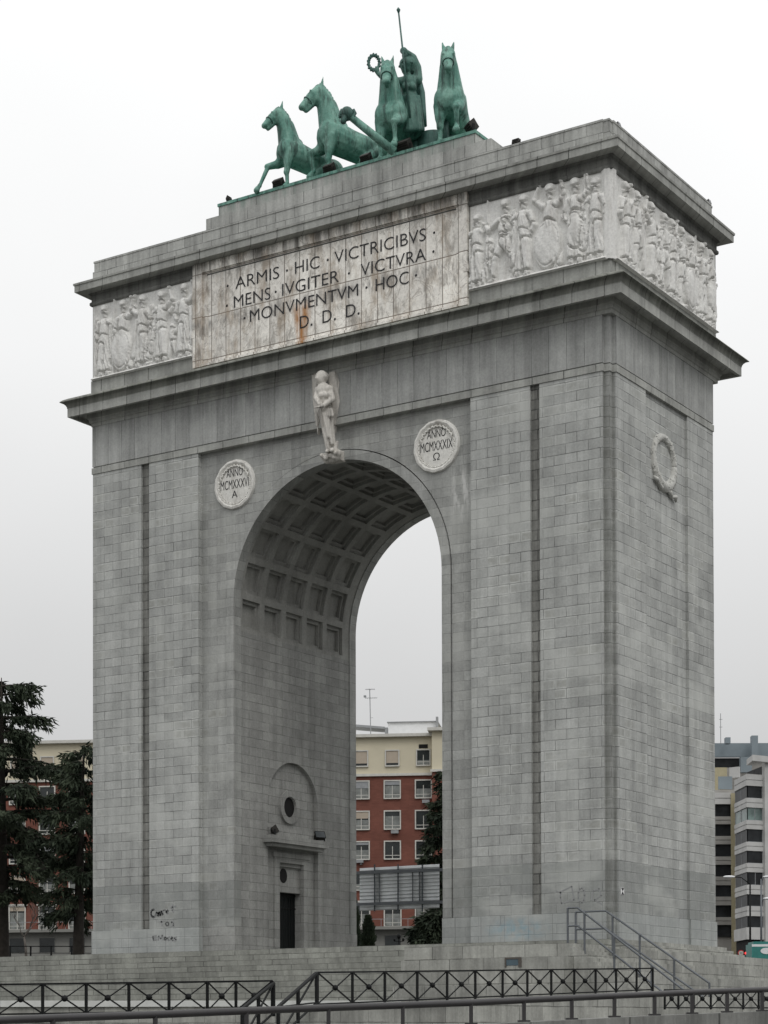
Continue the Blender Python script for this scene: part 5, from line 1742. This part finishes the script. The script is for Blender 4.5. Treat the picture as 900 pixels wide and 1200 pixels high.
for y in (843, 852):
    b.bar(at(842.8, y, 281), at(846.6, y, 281), .06, .06)
obj('antenna', b, M_greymetal, flats)

# ------------------------------------------------------------------ back of the road sign gantry
gt = thing('road_sign', 'back of a big ribbed grey road sign on two horizontal beams, seen through the arch', 'road sign', at(468, 1118, 132))
D0, D1 = 134.0, 131.2
def gq(x, y, dn=0.0):
    return at(x, y, D0 + (D1 - D0) * (x - 400) / 130 + dn)
M_sign = plain('galvanised_sign_back', (.60, .62, .63), .5, .1, var=.08)
b = MB()
nr = 12
top0, top1, bt0, bt1 = 1017.5, 1012.5, 1067.5, 1064
for k in range(nr):
    a0, a1 = k / nr, (k + 1) / nr
    for (xa, xb) in ((421.5, 515),):
        L0 = lambda f: top0 + (bt0 - top0) * f
        L1 = lambda f: top1 + (bt1 - top1) * f
        c = a0 + (a1 - a0) * .72
        b.add([gq(xa, L0(a0)), gq(xb, L1(a0)), gq(xb, L1(c), -.07), gq(xa, L0(c), -.07), gq(xb, L1(a1)), gq(xa, L0(a1)),
               gq(xa, L0(a0), .25), gq(xb, L1(a0), .25), gq(xa, L0(a1), .25), gq(xb, L1(a1), .25)],
              [(0, 1, 2, 3), (3, 2, 4, 5), (6, 8, 9, 7), (0, 3, 5, 8, 6), (1, 7, 9, 4, 2)])
obj('panel', b, M_sign, gt)
for (y0, y1) in ((1022.5, 1017.5), (1059.5, 1056)):
    obj('beam', MB().bar(gq(300, y0 + (y0 - y1), -.35), gq(640, y1 - (y0 - y1) * .6, -.35), .22, .19), M_steel, gt)
for x in (439, 466.5, 495):
    obj('upright', MB().bar(gq(x, 1068, -.2), gq(x, 1013, -.2), .14, .1, RV), plain('dark_steel_upright', (.09, .10, .11), .5, .5) if x == 439 else bpy.data.materials['dark_steel_upright'], gt)
for x in (444.5, 483.5, 491.5):
    obj('strut', MB().bar(gq(x, 1057, -.15), gq(x, 1021, -.15), .10, .08, RV), M_steel, gt)
for x in (300, 640):
    p = gq(x, 1040, -.35)
    obj('mast', MB().tube([(p.x, p.y, gz(p.x, p.y)), (p.x, p.y, p.z + 2)], .2, 10), M_steel, gt)

# ------------------------------------------------------------------ trees
def foliage(name, base, hi):
    M = NT(name)
    n1 = M.noise(M.pos(), .5, 4)
    n2 = M.noise(M.pos(), 3.0, 3)
    col = M.mix(M.rng(n1, .35, .65, 0, 1), c4(base), c4(hi))
    return M.fin(M.scale(col, M.rng(n2, .3, .7, .7, 1.3)), .8, 0, .15)
M_cedar = foliage('cedar_needles', (.016, .024, .016), (.055, .070, .044))
M_cypress = foliage('cypress_needles', (.022, .032, .020), (.036, .050, .030))
M_bark = plain('dark_bark', (.030, .026, .022), .95, var=.3, bump=.02)
M_bark2 = plain('grey_bark', (.10, .09, .08), .95, var=.3)

def sprig(b, p, dr, ln, wd, rng):
    """a slim leaf-shaped tuft of needles"""
    s_ = dr.cross(Vector((rng.uniform(-1, 1), rng.uniform(-1, 1), rng.uniform(-1, 1))))
    s_ = s_.normalized() * wd if s_.length > 1e-4 else Vector((wd, 0, 0))
    m_ = p + dr * ln * .45
    b.add([p, m_ + s_, p + dr * ln, m_ - s_], [(0, 1, 2, 3)])

def cedar(label, base, top_z, prof, seed, trunk_r, lean=(0, 0), dens=1.0, group='dark cedars near the arch', lowest=.12, gap=.0, nb=None):
    """conifer with tiers of drooping limbs; prof(f) = limb length at height fraction f"""
    rng = random.Random(seed)
    base = Vector(base)
    t = thing('cedar_tree', label, 'tree', base, group)
    Ht = top_z - base.z
    tr = [base + Vector((lean[0] * f * f, lean[1] * f * f, Ht * f)) for f in [i / 12 for i in range(13)]]
    b = MB(); b.tube([tr[0] - Vector((0, 0, .4))] + tr, [trunk_r * 1.2] + [trunk_r * (1 - i / 12) ** .8 + .03 for i in range(13)], 10)
    obj('trunk', b, M_bark, t, True)
    lb_, cr_ = MB(), MB()
    z = lowest
    ga = rng.random() * 6
    while z < .99:
        f = z
        z += rng.uniform(.010, .024)
        ga += 2.4 + rng.uniform(-.5, .5)
        Lb = prof(f) * rng.uniform(.62, 1.12)
        if Lb < .2 or rng.random() < gap:
            continue
        o = base + Vector((lean[0] * f * f, lean[1] * f * f, Ht * f))
        out = Vector((cos(ga), sin(ga), 0))
        side = Vector((-out.y, out.x, 0))
        rise = rng.uniform(.02, .22)
        drop = rng.uniform(.10, .34)
        pts = []
        for k in range(7):
            q = k / 6
            pts.append(o + out * (Lb * q) + Vector((0, 0, Lb * (rise * q - drop * q ** 2.4))) + side * (Lb * .07 * sin(q * 5 + ga)))
        lb_.tube(pts, [max(.015, trunk_r * .26 * (1 - q / 6.6) * min(1, Lb / 4)) for q in range(7)], 5, False)
        ns = max(4, int(Lb * 7.0 * dens))
        for k in range(ns):
            q = .16 + .84 * (k + rng.random()) / ns
            i = min(5, int(q * 6)); fr = q * 6 - i
            p = pts[i].lerp(pts[i + 1], fr)
            sd = side * rng.uniform(-1, 1) * (.10 + .26 * q * (1.25 - q)) * Lb * 1.0
            tw = p + sd + Vector((0, 0, -abs(sd.length) * rng.uniform(.1, .45)))
            lb_.tube([p, tw], [.02, .012], 3, False)
            hang = rng.uniform(.35, 1.0) * (.6 + .5 * q)
            for j in range(int(19 * dens)):
                u_ = rng.random()
                c = p.lerp(tw, .35 + .75 * u_) + Vector((rng.gauss(0, .16), rng.gauss(0, .16), -hang * rng.random() ** 1.5 + .10))
                dr = (out * rng.uniform(.0, .9) + side * rng.uniform(-.6, .6) + Vector((0, 0, rng.uniform(-1.2, .15)))).normalized()
                sprig(cr_, c, dr, rng.uniform(.35, .8), rng.uniform(.045, .095), rng)
    obj('limbs', lb_, M_bark, t, True)
    obj('crown', cr_, M_cedar, t)
    return t
def foot(px, d):
    p = at(px, 1118, d)
    return (p.x, p.y, gz(p.x, p.y))
zc_ = lambda y, d: at(50, y, d).z
cedar('tall dark cedar at the left edge of the picture, its crown above the brick roof', foot(1.5, 150), zc_(793, 150), lambda f: (8.6 if f > .36 else 4.2) * (1.02 - f) ** .36 * min(1, .25 + f * 2.4), 11, .6, dens=1.0, lowest=.24)
cedar('smaller dark cedar with a bare lower trunk beside the left pier', foot(92, 146), zc_(872, 146), lambda f: 5.2 * (1.03 - f) ** .42 * min(1, .3 + f * 1.1), 23, .43, lean=(.4, .2), dens=.95, lowest=.24, gap=.12)
cedar('dark cedar seen through the arch against its right pier', foot(527, 152), at(520, 903, 152).z, lambda f: 3.7 * (1.04 - f) ** .5 * min(1, .45 + f * 1.0), 31, .4, dens=1.05, lowest=.06)
cedar('low spreading cedar under the road sign, by the right pier', foot(512, 143), at(512, 1066, 143).z, lambda f: 3.3 * (1.05 - f) ** .5, 37, .2, dens=1.1, lowest=.05)
def cypress(label, base, h, r_, seed):
    rng = random.Random(seed)
    t = thing('cypress_tree', label, 'tree', base, 'slim cypresses behind the arch')
    base = Vector(base)
    obj('trunk', MB().tube([base - Vector((0, 0, .3)), base + Vector((0, 0, h * .9))], [.12, .03], 8), M_bark, t, True)
    b = MB()
    for k in range(5200):
        f = rng.random() ** .85
        rad = r_ * (min(1, f * 6 + .3) * (1 - f) ** .55) * (.55 + .5 * rng.random()) * (1 + .18 * sin(f * 23 + seed))
        a = rng.uniform(0, 6.283)
        rad *= 1 + .2 * sin(a * 3 + f * 9)
        p = base + Vector((rad * cos(a), rad * sin(a), .25 + f * (h - .3)))
        sprig(b, p, (Vector((cos(a) * .5, sin(a) * .5, rng.uniform(.4, 1.4)))).normalized(), rng.uniform(.18, .38), rng.uniform(.03, .06), rng)
    obj('crown', b, M_cypress, t)
cypress('slim dark cypress left of the road sign, seen through the arch', foot(431.5, 150), 3.6, .62, 3)
cypress('thin cypress behind the left pier edge, seen through the arch', foot(415, 153), 5.0, .5, 5)

def bare_tree(label, base, h, seed):
    rng = random.Random(seed)
    t = thing('bare_tree', label, 'tree', base)
    tb_, cb = MB(), MB()
    base = Vector(base)
    top_ = base + Vector((-.35, .1, h * .42))
    tb_.tube([base - Vector((0, 0, .2)), base.lerp(top_, .5) + Vector((.05, 0, 0)), top_], [.13, .11, .09], 7)
    def grow(p, d, l, r_, n):
        e = p + d * l
        cb.tube([p, (p + e) / 2 + Vector((rng.uniform(-.1, .1), rng.uniform(-.1, .1), .03)) * l, e], [r_, r_ * .8, r_ * .6], 5, False)
        if n == 0:
            return
        for k in range(rng.choice([2, 3, 3])):
            nd = (d + Vector((rng.uniform(-.8, .8), rng.uniform(-.8, .8), rng.uniform(-.15, .6)))).normalized()
            grow(e, nd, l * rng.uniform(.62, .85), r_ * .6, n - 1)
    for k in range(4):
        grow(top_, Vector((rng.uniform(-.8, .8), rng.uniform(-.8, .8), .8)).normalized(), h * .2, .06, 4)
    obj('trunk', tb_, M_bark2, t, True); obj('branches', cb, M_bark2, t)
bare_tree('small leafless tree in front of the grey ground floor on the left', foot(31, 170), 5.2, 5)

# ------------------------------------------------------------------ street furniture and traffic behind
fb = thing('street_railing', 'plain dark street railing on the left, behind the platform', 'railing', foot(50, 160))
fpts = [at(x, 1109, 160) for x in range(-60, 131, 24)]
b = MB(); b2 = MB()
for p, q in zip(fpts, fpts[1:]):
    b.bar(p, q, .08, .07); b2.bar(p - Vector((0, 0, .55)), q - Vector((0, 0, .55)), .06, .05)
obj('top_rail', b, M_iron, fb); obj('mid_rail', b2, M_iron, fb)
for p in fpts:
    obj('post', MB().bar((p.x, p.y, gz(p.x, p.y) - .1), p, .10, .10, (1, 0, 0)), M_iron, fb)

def street_lamp(label, pole, topy, head, d, mat):
    p = at(pole, 1118, d)
    z0 = gz(p.x, p.y)
    t = thing('street_lamp', label, 'street lamp', (p.x, p.y, z0), 'street lamps on the right')
    tp2 = at(pole, topy, d)
    obj('pole', MB().tube([(p.x, p.y, z0), (tp2.x, tp2.y, tp2.z)], [.11, .07], 8), mat, t, True)
    for (hx, hy) in head:
        h = at(hx, hy, d)
        st = Vector((tp2.x, tp2.y, h.z - .5)) if h.z - .5 < tp2.z else tp2
        md = Vector(((st.x + h.x) / 2, (st.y + h.y) / 2, h.z - .05))
        obj('arm', MB().tube([st, md, h], .045, 6), mat, t, True)
        e = Vector(RV) * (.42 if hx > pole else -.42)
        b = MB(); b.ell(h + e * .6, (.52, .18, .11), (0, 0, math.atan2(RV[1], RV[0])))
        obj('lamp_head', b, M_roofbox, t, True)
street_lamp('dark street lamp with its pale head reaching left, before the flats', 879, 1036, [(858, 1027.5)], 165, M_iron)
street_lamp('grey street lamp with two pale heads reaching right, before the flats', 892, 1030, [(897.5, 1027.5), (897.5, 1053)], 165, M_steel)
sp_ = foot(867.5, 166)
ts = thing('traffic_sign', 'round white and red speed limit sign beside a traffic light', 'traffic sign', sp_)
c = at(868.2, 1117, 166)
obj('post', MB().tube([(c.x, c.y, sp_[2] - .2), (c.x, c.y, c.z)], .04, 8), M_steel, ts)
M_red = plain('sign_red', (.45, .02, .02), .5)
def faced(b, cc, r_, off, n=24):
    nn = Vector((-FV[0], -FV[1], 0)).normalized()
    u_ = Vector((RV[0], RV[1], 0)).normalized()
    vs = [cc + nn * (off + k) + u_ * (r_ * cos(2 * pi * i / n)) + Vector((0, 0, r_ * sin(2 * pi * i / n))) for k in (0, .02) for i in range(n)]
    return b.add(vs, [tuple(range(n)), tuple(range(n, 2 * n))] + [(i, (i + 1) % n, n + (i + 1) % n, n + i) for i in range(n)])
obj('rim', faced(MB(), c, .27, .05), M_red, ts)
obj('face', faced(MB(), c, .20, .075), M_white, ts)
nn = Vector((-FV[0], -FV[1], 0)).normalized(); uu = Vector((RV[0], RV[1], 0)).normalized()
text_on('number', '30', -.11, .11, -.07, .07, lambda a, z, d: c + uu * a + Vector((0, 0, z)) + nn * (.097 + d), M_letter, ts, thick=.005)
lp = foot(873.5, 165)
tl = thing('traffic_light', 'small black traffic light showing red, by the bus', 'traffic light', lp)
c2 = at(874, 1117, 165)
obj('post', MB().tube([(c2.x, c2.y, lp[2] - .2), (c2.x, c2.y, c2.z - .2)], .05, 8), M_iron, tl)
obj('housing', MB().obox(c2 - Vector((0, 0, .25)), uu, nn, (0, 0, 1), .16, .12, .5), M_iron, tl)
M_rl = NT('red_signal'); M_rl.b.inputs['Emission Color'].default_value = (1, .03, .03, 1); M_rl.b.inputs['Emission Strength'].default_value = 4.0
M_rl = M_rl.fin((.4, .01, .01, 1), .4)
obj('red_lamp', faced(MB(), c2, .10, .125), M_rl, tl)
for k in (1, 2):
    obj('unlit_lamp', faced(MB(), c2 - Vector((0, 0, .27 * k)), .10, .125), M_lens, tl)

# a bus passing behind the terrace on the right
M_teal = plain('teal_bus_paint', (.03, .20, .18), .35, spec=.5)
bc = at(905, 1112, 150)
bz = gz(bc.x, bc.y)
bus = thing('bus', 'teal bus with a dark window band at the right edge, behind the terrace', 'bus', (bc.x, bc.y, bz))
L_b, W_b = 5.6, 1.25
def bp(a, w_, z):
    return Vector((bc.x, bc.y, bz)) + uu * (a + L_b - 1.55) + (-nn) * w_ + Vector((0, 0, z))
def bbox_(b, a0, a1, w0, w1, z0, z1):
    vs = [bp(a, w_, z) for z in (z0, z1) for w_ in (w0, w1) for a in (a0, a1)]
    return b.add(vs, [(0, 2, 3, 1), (4, 5, 7, 6), (0, 1, 5, 4), (2, 6, 7, 3), (0, 4, 6, 2), (1, 3, 7, 5)])
bh = at(905, 1103.2, 150).z - bz
b = bbox_(MB(), -L_b, L_b, 0, 2.5, .35, bh * .94); bbox_(b, -L_b + .15, L_b - .15, .12, 2.38, bh * .94, bh)
obj('body', b, M_teal, bus)
b = MB()
for k in range(6):
    bbox_(b, -L_b + 2.0 + k * 1.5, -L_b + 3.35 + k * 1.5, -.015, .05, bh * .52, bh * .84)
obj('window_band', b, M_flglass, bus)
obj('roof_strip', bbox_(MB(), -L_b, L_b, -.012, .02, bh * .87, bh * .93), M_roofbox, bus)
obj('side_stripe', bbox_(MB(), -L_b, L_b, -.013, .02, bh * .36, bh * .46), M_roofbox, bus)
def ell_face(a, z, ra, rz):
    n = 20
    vs = [bp(a + ra * cos(2 * pi * i / n), -.02 - k, z + rz * sin(2 * pi * i / n)) for k in (0, .01) for i in range(n)]
    return MB().add(vs, [tuple(range(n)), tuple(range(n, 2 * n))] + [(i, (i + 1) % n, n + (i + 1) % n, n + i) for i in range(n)])
obj('emblem', ell_face(-L_b + 1.1, bh * .76, .45, .24), M_roofbox, bus)
for a in (-L_b + 1.9, L_b - 2.2):
    for w_ in (.0, 2.3):
        cc = bp(a, w_ + .1, .48)
        b = MB(); b.tube([cc + nn * .16, cc - nn * .16], .48, 18)
        wh = obj('wheel', b, M_iron, bus, 40)
        obj('hub', MB().tube([cc + nn * .18, cc - nn * .18], .2, 12), M_greymetal, wh, 40)

# small ornate lamp in the garden seen through the arch
p = foot(467.5, 160)
ol = thing('garden_lamp', 'small black lantern on a post under the road sign', 'lamp post', p)
tz = at(467.5, 1098, 160).z
obj('post', MB().tube([p, (p[0], p[1], tz)], [.07, .04], 8), M_iron, ol)
b = MB(); b.ell((p[0], p[1], tz + .05), (.16, .16, .22)); b.bar((p[0] - .3, p[1] - .2, tz - .35), (p[0] + .3, p[1] + .2, tz - .35), .05, .05)
for e in (-1, 1):
    b.ell((p[0] + .3 * e, p[1] + .2 * e, tz - .22), (.10, .10, .14))
obj('lantern', b, M_iron, ol)
